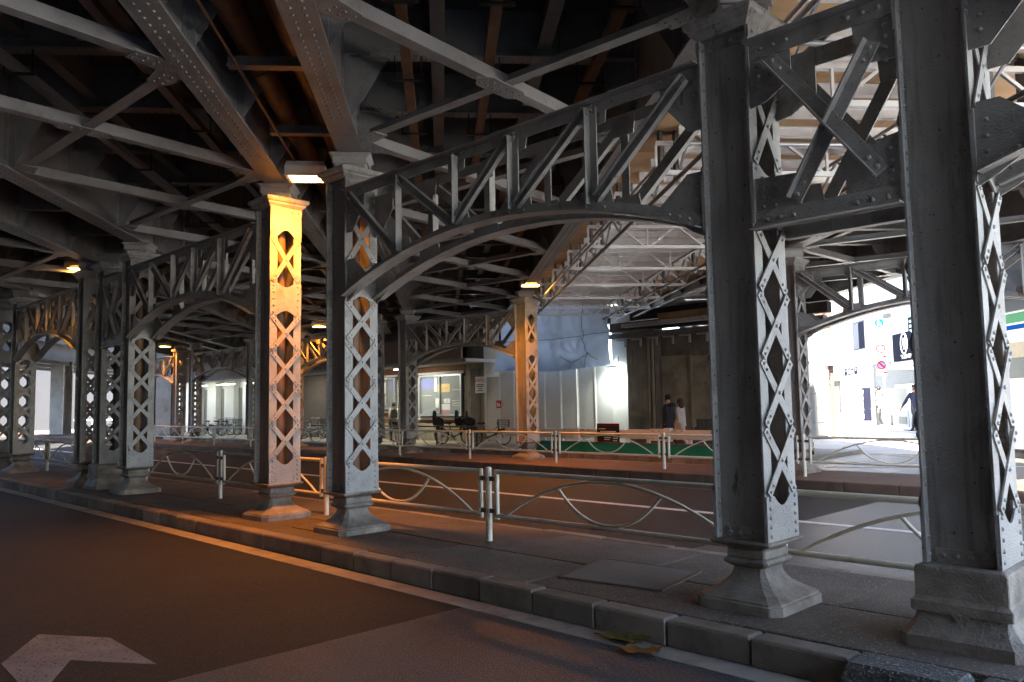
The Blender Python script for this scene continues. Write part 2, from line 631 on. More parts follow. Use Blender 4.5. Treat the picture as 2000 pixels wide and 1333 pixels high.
# painted lines
struct('road_marking', MB().box(-46, 6, 4.43, 4.64, .0, .004), 'line_dirty')
struct('road_marking', MB().box(-60, 6, 10.47, 10.62, .0, .004), 'line_paint')
ap = [onz(u, v, 0) for u, v in ((2, 1298), (75, 1240), (215, 1247), (305, 1298), (137, 1290), (98, 1336))]
ap += [V((-4.55, .93, 0)), V((-4.75, .70, 0)), onz(37, 1336)]
struct('road_marking', MB().plate([(p.x, p.y) for p in ap], (0, 0, .002), (1, 0, 0), (0, 1, 0), .004), 'arrow_paint')
fmed = struct('median', MB().box(-70, 2, 14.47, 16.45, -.1, MZ), 'median_brown')
kerb_row(fmed, 'kerb_brown', -46, 2, 14.385, .95, .17, MZ + .004)
kerb_row(fmed, 'kerb', -46, 2, 16.54, .95, .17, MZ - .004)
pav = struct('pavement', MB().box(-75, -9.6, 18.68, 24, -.1, .15), 'pavement')
kerb_row(pav, 'kerb', -46, -9.7, 18.59, .62, .18, .154)
struct('road_marking', MB().box(-60, -19.2, 21.0, 21.28, .15, .156), 'line_yellow')
struct('road_marking', MB().box(-60, -19.2, 18.9, 19.0, .15, .156), 'line_yellow')
# side street rising away to the right
PZ = .4
mb = MB()
ys = [(18.5, 0), (24, .06), (30, .3), (36, PZ), (90, PZ)]
for (ya, za), (yb, zb) in zip(ys, ys[1:]):
    if ya < 24:
        struct('side_street', MB().add([(-9.58, ya, za), (3, ya, za), (3, yb, zb), (-9.58, yb, zb)], [(0, 1, 2, 3)]), 'asphalt_new')
    mb.add([(3, ya, za), (60, ya, za), (60, yb, zb), (3, yb, zb)] if ya < 24 else [(-60, ya, za), (60, ya, za), (60, yb, zb), (-60, yb, zb)], [(0, 1, 2, 3)])
struct('side_street', mb, 'paving_pale')


def streetz(y):
    for (ya, za), (yb, zb) in zip(ys, ys[1:]):
        if y <= yb:
            return za + (zb - za) * (y - ya) / (yb - ya)
    return PZ


def strip(u0, v0, u1, v1, wd, m):
    a, b = onz(u0, v0), onz(u1, v1)
    a.z, b.z = streetz(a.y) + .01, streetz(b.y) + .01
    mb = MB()
    d = (b - a).normalized()
    sd = V((-d.y, d.x, 0)) * wd / 2
    k = 8
    for i in range(k):
        p, q = a.lerp(b, i / k), a.lerp(b, (i + 1) / k)
        p.z, q.z = streetz(p.y) + .008, streetz(q.y) + .008
        mb.add([p - sd, q - sd, q + sd, p + sd], [(0, 1, 2, 3)])
    struct('road_marking', mb, m)


strip(1610, 913, 2100, 916, .15, 'line_paint')
strip(1590, 884, 2050, 912, .16, 'line_yellow')
mb = MB()
qs = [onz(u, v) for u, v in ((1632, 868), (1668, 858), (1800, 866), (1800, 876))]
mb.add([(p.x, p.y, streetz(p.y) + .01) for p in qs], [(0, 1, 2, 3)])
struct('road_marking', mb, 'line_paint')

# ================================================================ lattice columns
H0, H1 = .479, 4.27         # shaft bottom and top above the median
X_ROWS = [(.80, 1.2925), (1.2925, 1.785), (1.785, 2.2775), (2.2775, 2.77), (3.22, 3.86)]


def arc(x0, x1, z, dip, k=8):
    return [(x0 + (x1 - x0) * i / k, z + dip * math.sin(math.pi * i / k)) for i in range(k + 1)]


def make_column(big):
    t = thing('steel_column', 'x', 'column')
    hx, hy, fl, th = WX / 2, WY / 2, .112, .014
    for sy in (-1, 1):
        obj('web_plate', MB().box(-hx + th, hx - th, sy * (hy - .082) - .006, sy * (hy - .082) + .006, H0, H1), 'steel_worn', t)
        for sx in (-1, 1):
            y0, y1 = sorted((sy * hy, sy * (hy - fl)))
            x0, x1 = sorted((sx * hx, sx * (hx - th)))
            obj('flange', MB().box(x0, x1, y0, y1, H0, H1), 'steel', t)
        # foot and head angles of the web
        yy = sy * (hy - .076)
        for za, zb in ((H0, H0 + .085), (H1 - .085, H1)):
            obj('web_angle', MB().box(-hx + th + .03, hx - th - .002, min(yy, yy + sy * .012), max(yy, yy + sy * .012), za, zb), 'steel_worn', t)
    rv = MB()
    blen = math.hypot(WY - .09, X_ROWS[0][1] - X_ROWS[0][0] - .05)
    bm = {}
    for sx in (-1, 1):
        xo = sx * (hx + .006)
        n = (sx, 0, 0)
        # batten plates
        polys = [[(-hy, H0), (hy, H0), (hy, .80)] + arc(hy - .115, -hy + .115, .80, -.075)[0:] + [(-hy, .80)],
                 [(-hy, 2.77)] + arc(-hy + .105, hy - .105, 2.77, .06) + [(hy, 2.77), (hy, 3.22)] + arc(hy - .105, -hy + .105, 3.22, -.06) + [(-hy, 3.22)],
                 [(-hy, 3.86)] + arc(-hy + .105, hy - .105, 3.86, .10) + [(hy, 3.86), (hy, H1), (-hy, H1)]]
        for p in polys:
            obj('batten_plate', MB().plate(p, (xo, 0, 0), (0, 1, 0), (0, 0, 1), .012), 'steel', t)
        obj('head_strip', MB().box(min(xo, xo + sx * .014), max(xo, xo + sx * .014), -hy, hy, H1 - .10, H1 - .001), 'steel', t)
        xr = sx * (hx + .012)
        for za, zb, k in ((.52, .78, 5), (2.81, 3.18, 5), (3.90, 4.14, 4)):
            for i in range(k):
                z = za + (zb - za) * i / (k - 1)
                for y in (-hy + .05, hy - .05):
                    rv.rivet((xr, y, z), n)
        for i in range(5):
            rv.rivet((xr + sx * .014, -hy + .05 + i * (WY - .1) / 4, H1 - .05), n)
        for za, zb in X_ROWS:
            zc, dz = (za + zb) / 2, (zb - za) / 2 - .035
            key = round(dz, 3)
            half = math.hypot(hy - .048, dz)
            ang = math.atan2(hy - .048, dz)
            if key not in bm:
                b = MB().box(-.0055, .0055, -.034, .034, -half - .03, half + .03)
                bm[key] = b.mesh('lattice_bar')
                bm[key].materials.append(MATS['steel'])
            for sg, lay in ((1, .006), (-1, .018)):
                obj('lattice_bar', bm[key], 'steel', t, (sx * (hx + lay), 0, zc), (sg * ang, 0, 0))
                for e in (-1, 1):
                    py, pz = -sg * e * (hy - .048), e * dz
                    for q in (1., .80):
                        rv.rivet((sx * (hx + lay + .0055), py * q, zc + pz * q), n, .014)
            rv.rivet((sx * (hx + .0235), 0, zc), n, .016)
    # rivets along the inner face of the flanges and the web
    for sy in (-1, 1):
        z = H0 + .05
        while z < H1 - .05:
            for dx in (-1, 1):
                rv.rivet((dx * (hx - th), sy * (hy - .045), z), (-dx, 0, 0), .016)
                rv.rivet((dx * hx, sy * (hy - .09), z), (dx, 0, 0), .012) if False else None
            z += .105
        for i in range(4):
            for zz in (H0 + .045, H1 - .045):
                rv.rivet((-hx + .09 + i * .075, sy * (hy - .064), zz), (0, sy, 0), .018)
    obj('rivets', rv, 'steel', t, kind='stuff')
    # cap moulding and bearing
    cap = MB().rectloft(hx, hy, [(.004, H1, .0), (.02, H1 + .02, .002), (.05, H1 + .045, .004), (.05, H1 + .065, .004), (.078, H1 + .085, .004), (.088, H1 + .105, .006), (.088, H1 + .135, .006), (.07, H1 + .145, .006)])
    obj('cap', cap, 'steel_worn', t)
    mb = MB()
    for za, zb, a, b, c in ((H1 + .146, H1 + .205, .20, .20, .0), (H1 + .207, H1 + .335, .22, .22, .035)):
        mb.rectloft(a, b, [(-.0, za, .02), (0, zb - c - .01, .02), (c, zb - .005, .02), (c, zb, .02)])
    ob = obj('bearing_block', mb, 'steel', t)
    ob.rotation_euler = (0, 0, RROT)
    if not big:
        prof = [(.133, -.01, .067), (.133, .062, .067), (.118, .07, .064), (.118, .082, .062)]
        for i in range(1, 9):
            q = i / 8
            prof.append((.118 - .198 * (1 - (1 - q) ** 2.1), .082 + .195 * q, .062 - .04 * q))
        prof += [(-.066, .283, .02), (-.05, .292, .02), (-.032, .305, .02), (-.026, .322, .02), (-.034, .338, .02), (-.055, .346, .02),
                 (-.052, .352, .012), (-.052, .402, .012), (-.064, .408, .01), (-.05, .424, .01), (-.012, .436, .006), (.022, .448, .006), (.034, .46, .006), (.034, .473, .006), (.026, .479, .006)]
        obj('pedestal', MB().rectloft(hx, hy, prof), 'base_iron', t)
    else:
        prof = [(.14, -.01, .06), (.14, .07, .06), (.125, .082, .055)]
        for i in range(1, 7):
            q = i / 6
            prof.append((.125 - .075 * (1 - (1 - q) ** 2), .082 + .135 * q, .055 - .045 * q))
        pd = obj('pedestal', MB().rectloft(hx, hy, prof), 'base_iron', t)
        col = MB().rectloft(hx, hy, [(.03, .20, .004), (.072, .205, .006), (.072, .262, .006), (.058, .275, .006), (.05, .29, .006), (.05, .45, .006), (.044, .466, .01), (.02, .4785, .01)])
        for sx in (-1,):
            disc(col, (0, -hy - .066, .212), V((1, 0, 0)), V((0, 0, 1)), .05, .012, 16)
        obj('collar', col, 'base_iron', t)
    obj('drain_pipe', MB().tube([(.02, 0, H0), (.02, 0, H1)], .088, 14), 'rust_pipe', t)
    return t


colA, colR = make_column(False), make_column(True)
NEAR = dict(A=-2.818, B=-8.16, C=-10.0, D=-15.25, E=-16.69, F=-17.86, G=-23.06, G2=-24.9, R=-1.37)
FAR = dict(H=-15.21, I=-20.57, I2=-22.39, I3=-27.64, K1=-29.1, K=-31.1, K2=-36.8, K3=-38.6, K4=-44.0, J=-7.46)
LAB = dict(A='grey lattice column with streaked dark web, joined by an arch to the brown-piped column',
           B='grey lattice column with a rusty drain pipe behind its bars, beside the lit sodium lamp',
           C='lattice column glowing yellow under the sodium lamp',
           D='grey lattice column on a moulded foot next to a square-footed column, at the arch end',
           E='grey lattice column on a plain square block foot, squeezed between two moulded-foot columns',
           F='grey lattice column on a moulded foot, behind the square-footed column of the row of three',
           G='grey lattice column past the row of three, first of a pair, before the bright far street',
           G2='grey lattice column past the row of three, second of a pair, before the bright far street',
           R='large lattice column on a big square block foot above rough granite kerb blocks',
           H='far median lattice column, orange on one side under its own lamp, beside the blue tarpaulin',
           I='far median lattice column, tan from lamp light, before the poster case and parked bicycles',
           I2='far median lattice column seen beside the person with the backpack',
           I3='far median lattice column before the dark brick wall and a lone bicycle',
           K1='far median lattice column of a close pair before the white shop pillars, nearer the dark brick wall',
           K='far median lattice column before the white shop pillars, at the arch end',
           K2='far median lattice column, unlit twin beside the orange lit one',
           K3='far median lattice column lit orange on its edge before the white entrance',
           K4='last far median lattice column before the bright street',
           J='far median lattice column beside the sunlit side street, yellow posts at its foot')
CPOS = {}
used = set()
for k, x in list(NEAR.items()) + list(FAR.items()):
    y = (Y1 if k in NEAR else Y2) + WY / 2
    src = colR if k in ('R', 'E', 'K1') else colA
    o = copy_tree(src)
    used.add(src)
    o.location = (x - WX / 2, y, MZ)
    CPOS[k] = V((x - WX / 2, y, 0))
    tag(o, LAB[k], 'column', 'riveted lattice columns')
    if k not in ('A', 'B', 'C', 'D', 'H', 'I', 'R'):
        for ch in list(o.children):
            if ch.name.startswith('drain_pipe'):
                bpy.data.objects.remove(ch)


for src in (colA, colR):
    for ch in list(src.children):
        bpy.data.objects.remove(ch)
    bpy.data.objects.remove(src)


# ================================================================ arch trusses and braced panels
def angle(mb, p0, p1, ny, w1, w2, t=.012, flip=1):
    """L bar in the xz plane of a truss: one leg flat in the plane (w1), one leg standing out along y (w2)"""
    p0, p1 = V(p0), V(p1)
    d = (p1 - p0).normalized()
    side = V((0, 1, 0)).cross(d).normalized() * flip
    mb.bar(p0, p1, w1, t, (0, 1, 0))
    off = side * (w1 / 2 - t / 2) + V((0, ny * (w2 / 2 + t / 2), 0))
    mb.bar(p0 + off, p1 + off, t, w2, (0, 1, 0))


def make_truss(x0, x1, y0, label, det=True):
    L_ = x1 - x0
    t = thing('arch_truss', label, 'truss', (x0, y0 + WY / 2, MZ), 0, 'arch trusses between the columns')
    zt, za, rise = 4.05, 2.86, .47

    def zb(u):
        q = (u - L_ / 2) / (L_ / 2)
        return za + rise * (1 - q * q)
    us = [.215 * L_, .41 * L_, .59 * L_, .785 * L_]
    for sy in (-1, 1):
        y = sy * (WY / 2 - .02)
        yo = sy
        mb = MB()
        mb.box(-.02, L_ + .02, y - .006, y + .006, zt - .05, zt + .055)
        a, b = sorted((y + yo * .006, y + yo * .095))
        mb.box(-.02, L_ + .02, a, b, zt + .043, zt + .055)
        obj('top_chord', mb, 'steel', t)
        mb = MB()
        k = 22
        ri, ro = [], []
        for i in range(k):
            ua, ub = L_ * i / k, L_ * (i + 1) / k
            pa, pb = (ua, y, zb(ua)), (ub, y, zb(ub))
            d = (V(pb) - V(pa)).normalized() * .003
            mb.bar(V(pa) - d, V(pb) + d, .10, .014, (0, 1, 0))
            nn = V((-(pb[2] - pa[2]), 0, pb[0] - pa[0])).normalized()
            o = -nn * .045 + V((0, yo * .05, 0))
            mb.bar(V(pa) + o - d, V(pb) + o + d, .012, .10, (0, 1, 0))
            o = -nn * .045 - V((0, yo * .04, 0))
            mb.bar(V(pa) + o - d, V(pb) + o + d, .012, .08, (0, 1, 0))
        obj('arch_chord', mb, 'steel', t)
        rv = MB()
        for i, u in enumerate(us):
            mb = MB()
            angle(mb, (u, y + yo * .013, zb(u) + .02), (u, y + yo * .013, zt - .0), yo, .085, .07, .012, 1 if i < 2 else -1)
            obj('vertical', mb, 'steel', t)
            for z in (zt - .02, zt + .02, zb(u) + .04, zb(u) + .1):
                rv.rivet((u - .01, y + yo * .02, z), (0, yo, 0), .017)
        dg = [((.10, zt - .02), (us[0] - .05, zb(us[0]) + .06)), ((us[0] + .03, zt - .03), (us[1] - .05, zb(us[1]) + .06)),
              ((us[1] + .04, zb(us[1]) + .05), (us[2] - .05, zt - .02)), ((us[2] + .04, zb(us[2]) + .05), (us[3] - .05, zt - .02)),
              ((us[3] + .05, zb(us[3]) + .06), (L_ - .10, zt - .03))]
        for a, b in dg:
            mb = MB()
            yy = y + yo * .026
            p, q = V((a[0], yy, a[1])), V((b[0], yy, b[1]))
            d = (q - p).normalized()
            side = V((0, 1, 0)).cross(d)
            mb.bar(p, q, .095, .012, (0, 1, 0))
            for sg in (-1, 1):
                o = side * (sg * .0415) + V((0, yo * .025, 0))
                mb.bar(p + o, q + o, .012, .04, (0, 1, 0))
            obj('diagonal', mb, 'steel', t)
            for e in (.03, .11):
                rv.rivet(p + d * e + V((0, yo * .006, 0)), (0, yo, 0), .018)
                rv.rivet(q - d * e + V((0, yo * .006, 0)), (0, yo, 0), .018)
        # gusset plates
        gy = y - yo * .0125
        plates = [[(-.02, zt - .46), (-.02, zt + .05), (.36, zt + .05), (.36, zt - .16), (.10, zt - .46)],
                  [(L_ + .02, zt - .46), (L_ + .02, zt + .05), (L_ - .36, zt + .05), (L_ - .36, zt - .16), (L_ - .10, zt - .46)],
                  [(-.02, za - .12), (-.02, za + .40), (.13, za + .40), (.42, zb(.42) + .02), (.10, za - .06)],
                  [(L_ + .02, za - .12), (L_ + .02, za + .40), (L_ - .13, za + .40), (L_ - .42, zb(.42) + .02), (L_ - .10, za - .06)]]
        for u in us:
            plates.append([(u - .14, zt + .03), (u + .14, zt + .03), (u + .12, zt - .15), (u - .12, zt - .15)])
            plates.append([(u - .2, zb(u - .2) - .01), (u + .2, zb(u + .2) - .01), (u + .16, zb(u) + .16), (u - .16, zb(u) + .16)])
            for dx in (-.1, .1):
                rv.rivet((u + dx, y + yo * .006, zt + .015), (0, yo, 0))
                rv.rivet((u + dx, y + yo * .007, zb(u + dx)), (0, yo, 0))
        for p in plates:
            obj('gusset_plate', MB().plate(p, (0, gy, 0), (1, 0, 0), (0, 0, 1), .011), 'steel', t)
        for sgn, uu in ((1, 0), (-1, L_)):
            for i in range(4):
                rv.rivet((uu + sgn * .05, y + yo * (-.006), zt - .08 - i * .09), (0, yo, 0))
                rv.rivet((uu + sgn * .05, y + yo * (-.006), za - .02 + i * .1), (0, yo, 0))
            for i in range(3):
                rv.rivet((uu + sgn * (.14 + i * .1), y + yo * .007, zt + .005), (0, yo, 0))
                rv.rivet((uu + sgn * (.12 + i * .09), y + yo * .007, zb(.12 + i * .09)), (0, yo, 0))
        obj('rivets', rv, 'steel', t, kind='stuff')
    # stub end of the column face between the two arches
    return t


def inner(a, b, D):
    lo, hi = sorted((D[a], D[b]))
    return lo + .02, hi - WX - .02


for a, b, lab in (('A', 'B', 'grey arch truss joining the streaked column and the brown-piped column'),
                  ('C', 'D', 'grey arch truss from the yellow lit column to the group of three columns'),
                  ('F', 'G', 'grey arch truss beyond the group of three columns, before the bright street')):
    x0, x1 = inner(a, b, NEAR)
    make_truss(x0, x1, Y1, lab)
x0, x1 = NEAR['R'] + .02, NEAR['R'] + 5.3
make_truss(x0, x1, Y1, 'grey arch truss springing from the large square-footed column')
for a, b, lab in (('H', 'I', 'far arch truss over the bicycles, ending at the orange lit column'),
                  ('I2', 'I3', 'far arch truss tinted orange before the dark brick wall'),
                  ('K', 'K2', 'far arch truss before the white shop pillars'),
                  ('K3', 'K4', 'far arch truss glowing orange before the white entrance')):
    x0, x1 = inner(a, b, FAR)
    make_truss(x0, x1, Y2, lab)
make_truss(FAR['J'] + .02, FAR['J'] + 5.2, Y2, 'far arch truss spanning before the sunlit side street')


def make_panel(x0, x1, y0, label):
    L_ = x1 - x0
    t = thing('braced_panel', label, 'bracing', (x0, y0 + WY / 2, MZ), 0, 'short braced panels')
    zt, zb = 4.05, 2.78
    for sy in (-1, 1):
        y = sy * (WY / 2 - .02)
        rv = MB()
        for nm, z, sg in (('top_chord', zt, 1), ('bottom_chord', zb, -1)):
            mb = MB().box(-.02, L_ + .02, y - .006, y + .006, z - .07, z + .07)
            a, b = sorted((y + sy * .006, y + sy * .1))
            mb.box(-.02, L_ + .02, a, b, z + sg * .058 - .007, z + sg * .058 + .007)
            obj(nm, mb, 'steel', t)
            for i in range(3):
                for e in (.08 + i * .1, L_ - .08 - i * .1):
                    rv.rivet((e, y + sy * .006, z), (0, sy, 0), .019)
        for a, b, lay in (((.16, zt - .1), (L_ - .1, zb + .17), .03), ((L_ - .12, zt - .22), (.3, zb + .1), .014)):
            mb = MB()
            p, q = V((a[0], y + sy * lay, a[1])), V((b[0], y + sy * lay, b[1]))
            d = (q - p).normalized()
            side = V((0, 1, 0)).cross(d)
            mb.bar(p, q, .10, .013, (0, 1, 0))
            o = side * .043 + V((0, sy * .035, 0))
            mb.bar(p + o, q + o, .013, .07, (0, 1, 0))
            obj('diagonal', mb, 'steel', t)
            for e in (.04, .13):
                rv.rivet(p + d * e + V((0, sy * .007, 0)), (0, sy, 0), .02)
                rv.rivet(q - d * e + V((0, sy * .007, 0)), (0, sy, 0), .02)
        gy = y - sy * .0125
        for p in ([(-.02, zt + .06), (.30, zt + .06), (.30, zt - .28), (.1, zt - .40), (-.02, zt - .42)],
                  [(L_ + .02, zt + .06), (L_ - .27, zt + .06), (L_ - .24, zt - .34), (L_ + .02, zt - .36)],
                  [(-.02, zb - .06), (.36, zb - .06), (.30, zb + .30), (-.02, zb + .32)],
                  [(L_ + .02, zb - .06), (L_ - .35, zb - .06), (L_ - .35, zb + .36), (L_ + .02, zb + .42)]):
            obj('gusset_plate', MB().plate(p, (0, gy, 0), (1, 0, 0), (0, 0, 1), .011), 'steel', t)
        for i in range(4):
            for x in (.05, .14, L_ - .05):
                rv.rivet((x, y - sy * .006, zt - .12 - i * .08), (0, sy, 0), .019)
                rv.rivet((x, y - sy * .006, zb + .1 + i * .07), (0, sy, 0), .019)
        obj('rivets', rv, 'steel', t, kind='stuff')


make_panel(NEAR['A'] + .02, NEAR['R'] - WX - .02, Y1, 'short cross-braced panel between the streaked column and the square-footed column')
make_panel(NEAR['E'] + .02, NEAR['D'] - WX - .02, Y1, 'short cross-braced panel within the row of three columns')

# ================================================================ girders (local x = along the rails, local y = -n)
ZB = 4.78
STIFF = 1.8


def make_girder(s0, s1, n, label, det, sup=(), z1=6.25, kn=(-1, 1)):
    t = thing('plate_girder', label, 'girder', W(s0, n, ZB), RROT, 'plate girders along the tracks')
    L_ = s1 - s0
    obj('web_plate', MB().box(0, L_, -.008, .008, .03, z1 - ZB), 'steel_under', t)
    obj('bottom_flange', MB().box(0, L_, -.15, .15, 0, .028), 'steel_under', t)
    rv = MB()
    ang = MB()
    for sg in (-1, 1):
        a, b = sorted((sg * .008, sg * .11))
        ang.box(0, L_, a, b, .0285, .042)
        a, b = sorted((sg * .008, sg * .022))
        ang.box(0, L_, a, b, .042, .15)
    obj('flange_angle', ang, 'steel_under', t)
    k = 0
    s = math.ceil(s0 / STIFF) * STIFF - .02
    while s < s1 - .1:
        x = s - s0
        for sg in kn:
            mb = MB()
            a, b = sorted((sg * .0085, sg * .10))
            mb.box(x - .006, x + .006, a, b, .05, z1 - ZB)
            a, b = sorted((sg * .009, sg * .020))
            mb.box(x - .09, x + .09, a, b, .152, z1 - ZB)
            obj('stiffener', mb, 'steel_under', t)
            mb = MB().plate([(.02, .16), (.10, .16), (.50, .82), (.50, .97), (.02, .97)], (x + .014, 0, 0), (0, sg, 0), (0, 0, 1), .012)
            obj('knee_bracket', mb, 'steel_under', t)
            if det and det[0] < s < det[1]:
                for i in range(8):
                    for dx in (-.06, .06):
                        rv.rivet((x + dx, sg * .020, .22 + i * .13), (0, sg, 0), .016)
        s += STIFF
    if det:
        s = max(s0 + .05, det[0])
        while s < min(s1, det[1]):
            near = min([abs(s - q) for q in sup] or [9])
            if near > 1.35:
                for y in (-.055, .055):
                    rv.rivet((s - s0, y, 0), (0, 0, -1), .017, .014)
            for sg in (-1, 1):
                rv.rivet((s - s0, sg * .022, .10), (0, sg, 0), .015)
            s += .115
    if rv.v:
        obj('rivets', rv, 'steel_under', t, kind='stuff')
    return t


def sc_(k):
    p = CPOS[k]
    return p.dot(RD), p.dot(ND)


GN = {k: sc_(k)[1] for k in CPOS}
GS = {k: sc_(k)[0] for k in CPOS}
make_girder(-4, 46, GN['A'], 'riveted girder over the streaked column, edging the plywood scaffold', (5, 23), (GS['A'], GS['H']))
make_girder(-4, 46, GN['B'], 'riveted girder resting on the brown-piped column', (5, 24), (GS['B'], GS['I']))
make_girder(-4, 46, GN['C'], 'riveted girder resting on the yellow lit column', (5, 24), (GS['C'], GS['I2']))
make_girder(-4, 50, GN['D'], 'riveted girder resting on the moulded column of the row of three', (8, 26), (GS['D'], GS['I3']))
make_girder(-2, 52, GN['F'], 'blue-grey girder over the last column of the row of three', (11, 26), (GS['F'],))
make_girder(0, 55, GN['G'], 'girder over the first column of the pair before the bright street', (18, 30), (GS['G'],))
make_girder(0, 55, GN['G2'], 'girder over the second column of the pair before the bright street', None)
make_girder(4, 60, -15.4, 'outermost girder toward the bright far street', None)
make_girder(11, 38, GN['J'], 'girder beyond the scaffold, resting on the column by the side street', (12, 30), (GS['J'],), kn=(1,))
make_girder(8.2, 38, 11.75, 'outer edge girder over the sunlit side street', (14, 32), ())
make_girder(-6, GS['R'] + .3, GN['R'], 'girder end resting on the large square-footed column', None)


# cross beams, stringers, decks
def cross_beams(n0, n1, sa, sb, lab, grp, rivets_to, z0=5.66, z1=6.25, deep=True):
    first = None
    ln = n1 - n0 - .06
    cnt = 0
    s = math.ceil(sa / STIFF) * STIFF
    while s < sb:
        det = s < rivets_to
        if first is None or (not det and first[1]):
            t = thing('cross_beam', lab, 'beam', W(s, n0 + .03, z0), RROT, grp)
            obj('web_plate', MB().box(-.006, .006, -ln, 0, .02, z1 - z0), 'steel_under', t)
            obj('bottom_flange', MB().box(-.10, .10, -ln, 0, 0, .018), 'steel_under', t)
            a = MB()
            for sg in (-1, 1):
                x0, x1 = sorted((sg * .006, sg * .018))
                a.box(x0, x1, -ln, 0, .0185, .11)
            obj('flange_angle', a, 'steel_under', t)
            for q in (.25, .5, .75):
                m = MB()
                m.box(-.075, .075, -ln * q - .04, -ln * q + .04, .112, z1 - z0)
                obj('stiffener', m, 'steel_under', t)
            if det:
                rv = MB()
                k = int(ln / .11)
                for i in range(k):
                    y = -.06 - i * .11
                    for x in (-.055, .055):
                        rv.rivet((x, y, 0), (0, 0, -1), .015)
                    rv.rivet((-.018, y, .07), (-1, 0, 0), .014)
                    rv.rivet((-.006, y, .40), (-1, 0, 0), .014)
                obj('rivets', rv, 'steel_under', t, kind='stuff')
            first = (t, det)
        else:
            c = copy_tree(first[0])
            c.location = W(s, n0 + .03, z0)
        s += STIFF
    return


BAYS = [(GN['B'], GN['A'], 'AB', 'riveted cross beam under the deck between the two arch-joined columns', 3, 46),
        (GN['D'], GN['C'], 'CD', 'riveted cross beam under the deck left of the yellow lit column', 3, 46),
        (GN['G'], GN['F'], 'FG', 'riveted cross beam under the deck past the row of three columns', 9, 48),
        (GN['J'], 11.75, 'J', 'sunlit riveted cross beam beside the side street', 12, 36)]
for n0, n1, k, lab, sa, sb in BAYS:
    cross_beams(n0, n1, sa, sb, lab, lab.replace('beam', 'beams'), 20)
    m = (n0 + n1) / 2
    for dn in (-.62, .62):
        t = thing('stringer', 'long stringer beam ' + lab[lab.index('under') if 'under' in lab else lab.index('beside'):], 'beam', W(sa, m + dn, 5.80), RROT, 'stringers ' + k)
        obj('web_plate', MB().box(0, sb - sa, -.006, .006, .015, .44), 'steel_under', t)
        obj('bottom_flange', MB().box(0, sb - sa, -.08, .08, 0, .015), 'steel_under', t)


def deck(n0, n1, s0, s1, z0, label):
    t = thing('bridge_deck', label, 'deck', W(s0, n0, z0), RROT)
    obj('deck_slab', MB().box(0, s1 - s0, -(n1 - n0), 0, 0, .35), 'deck_dark', t)
    mb = MB()
    for nn in (0, n1 - n0 - .2):
        mb.box(0, s1 - s0, -nn - .2, -nn, .352, 1.4)
    obj('parapet', mb, 'concrete', t)


deck(-19.5, GN['A'] + .2, -45, 70, 6.26, 'broad dark railway deck over the road and columns')
deck(GN['A'] + .22, GN['J'] - .02, -45, 31.5, 6.265, 'dark deck bay closed above the plywood scaffold')
deck(GN['J'], 12.1, 8, 38.5, 6.27, 'narrow railway deck beside the sunlit side street')


# lateral bracing in the plane of the bottom flanges
def lateral(n0, n1, s0, s1, lab, grp, det=True):
    t = thing('lateral_bracing', lab, 'bracing', W(s0, n0, ZB + .03), RROT, grp)
    L_, wd = s1 - s0, n1 - n0
    rv = MB()
    ends = [((0, 0), (L_, -wd)), ((L_, 0), (0, -wd))]
    for i, (a, b) in enumerate(ends):
        z = .0 + i * .006
        p, q = V((a[0], a[1], z)), V((b[0], b[1], z))
        d = (q - p).normalized()
        side = V((-d.y, d.x, 0))
        p, q = p + d * .12, q - d * .12
        mb = MB().bar(p, q, .13, .012)
        o = side * (.059 if i else -.059) + V((0, 0, .065))
        mb.bar(p + o, q + o, .012, .115)
        obj('brace_bar', mb, 'steel_under', t)
        for c, dd in ((p, d), (q, -d)):
            g = MB().plate([(-.22, -.16), (.22, -.10), (.22, .10), (-.22, .16)], c + dd * .05 + V((0, 0, -.0135)), dd, V((-dd.y, dd.x, 0)), .011)
            obj('gusset_plate', g, 'steel_under', t)
            if det:
                for e in (0, .1, .2):
                    for f in (-.04, .04):
                        rv.rivet(c + dd * (.04 + e) + V((-dd.y, dd.x, 0)) * f + V((0, 0, -.019)), (0, 0, -1), .016)
    c = V((L_ / 2, -wd / 2, -.0135))
    d = V((L_, -wd, 0)).normalized()
    sd = V((-d.y, d.x, 0))
    obj('centre_plate', MB().plate([(-.36, 0), (-.24, -.12), (.24, -.12), (.36, 0), (.24, .12), (-.24, .12)], c, d, sd, .011), 'steel_under', t)
    if det:
        for e in (-.26, -.16, -.06, .06, .16, .26):
            for f in (-.045, .045):
                rv.rivet(c + d * e + sd * f + V((0, 0, -.0055)), (0, 0, -1), .016)
        obj('rivets', rv, 'steel_under', t, kind='stuff')


for i in range(-1, 9):
    a = 6.05 + 3.42 * i
    lateral(GN['B'] + .16, GN['A'] - .16, a, a + 3.34, 'crossed bracing bars under the deck between the two arch-joined columns', 'bracing between the arch-joined columns', i < 4)
for i in range(-1, 9):
    a = 7.45 + 3.42 * i
    lateral(GN['D'] + .16, GN['C'] - .16, a, a + 3.34, 'crossed bracing bars under the deck left of the yellow lit column', 'bracing left of the yellow lit column', i < 4)
for i in range(0, 7):
    a = 13.0 + 3.42 * i
    lateral(GN['G'] + .16, GN['F'] - .16, a, a + 3.34, 'crossed bracing bars under the deck past the row of three columns', 'bracing past the row of three columns', False)
for i in range(0, 6):
    a = 12.6 + 3.42 * i
    lateral(GN['J'] + .16, 11.75 - .16, a, a + 3.34, 'sunlit crossed bracing bars beside the side street', 'bracing by the side street', i < 4)
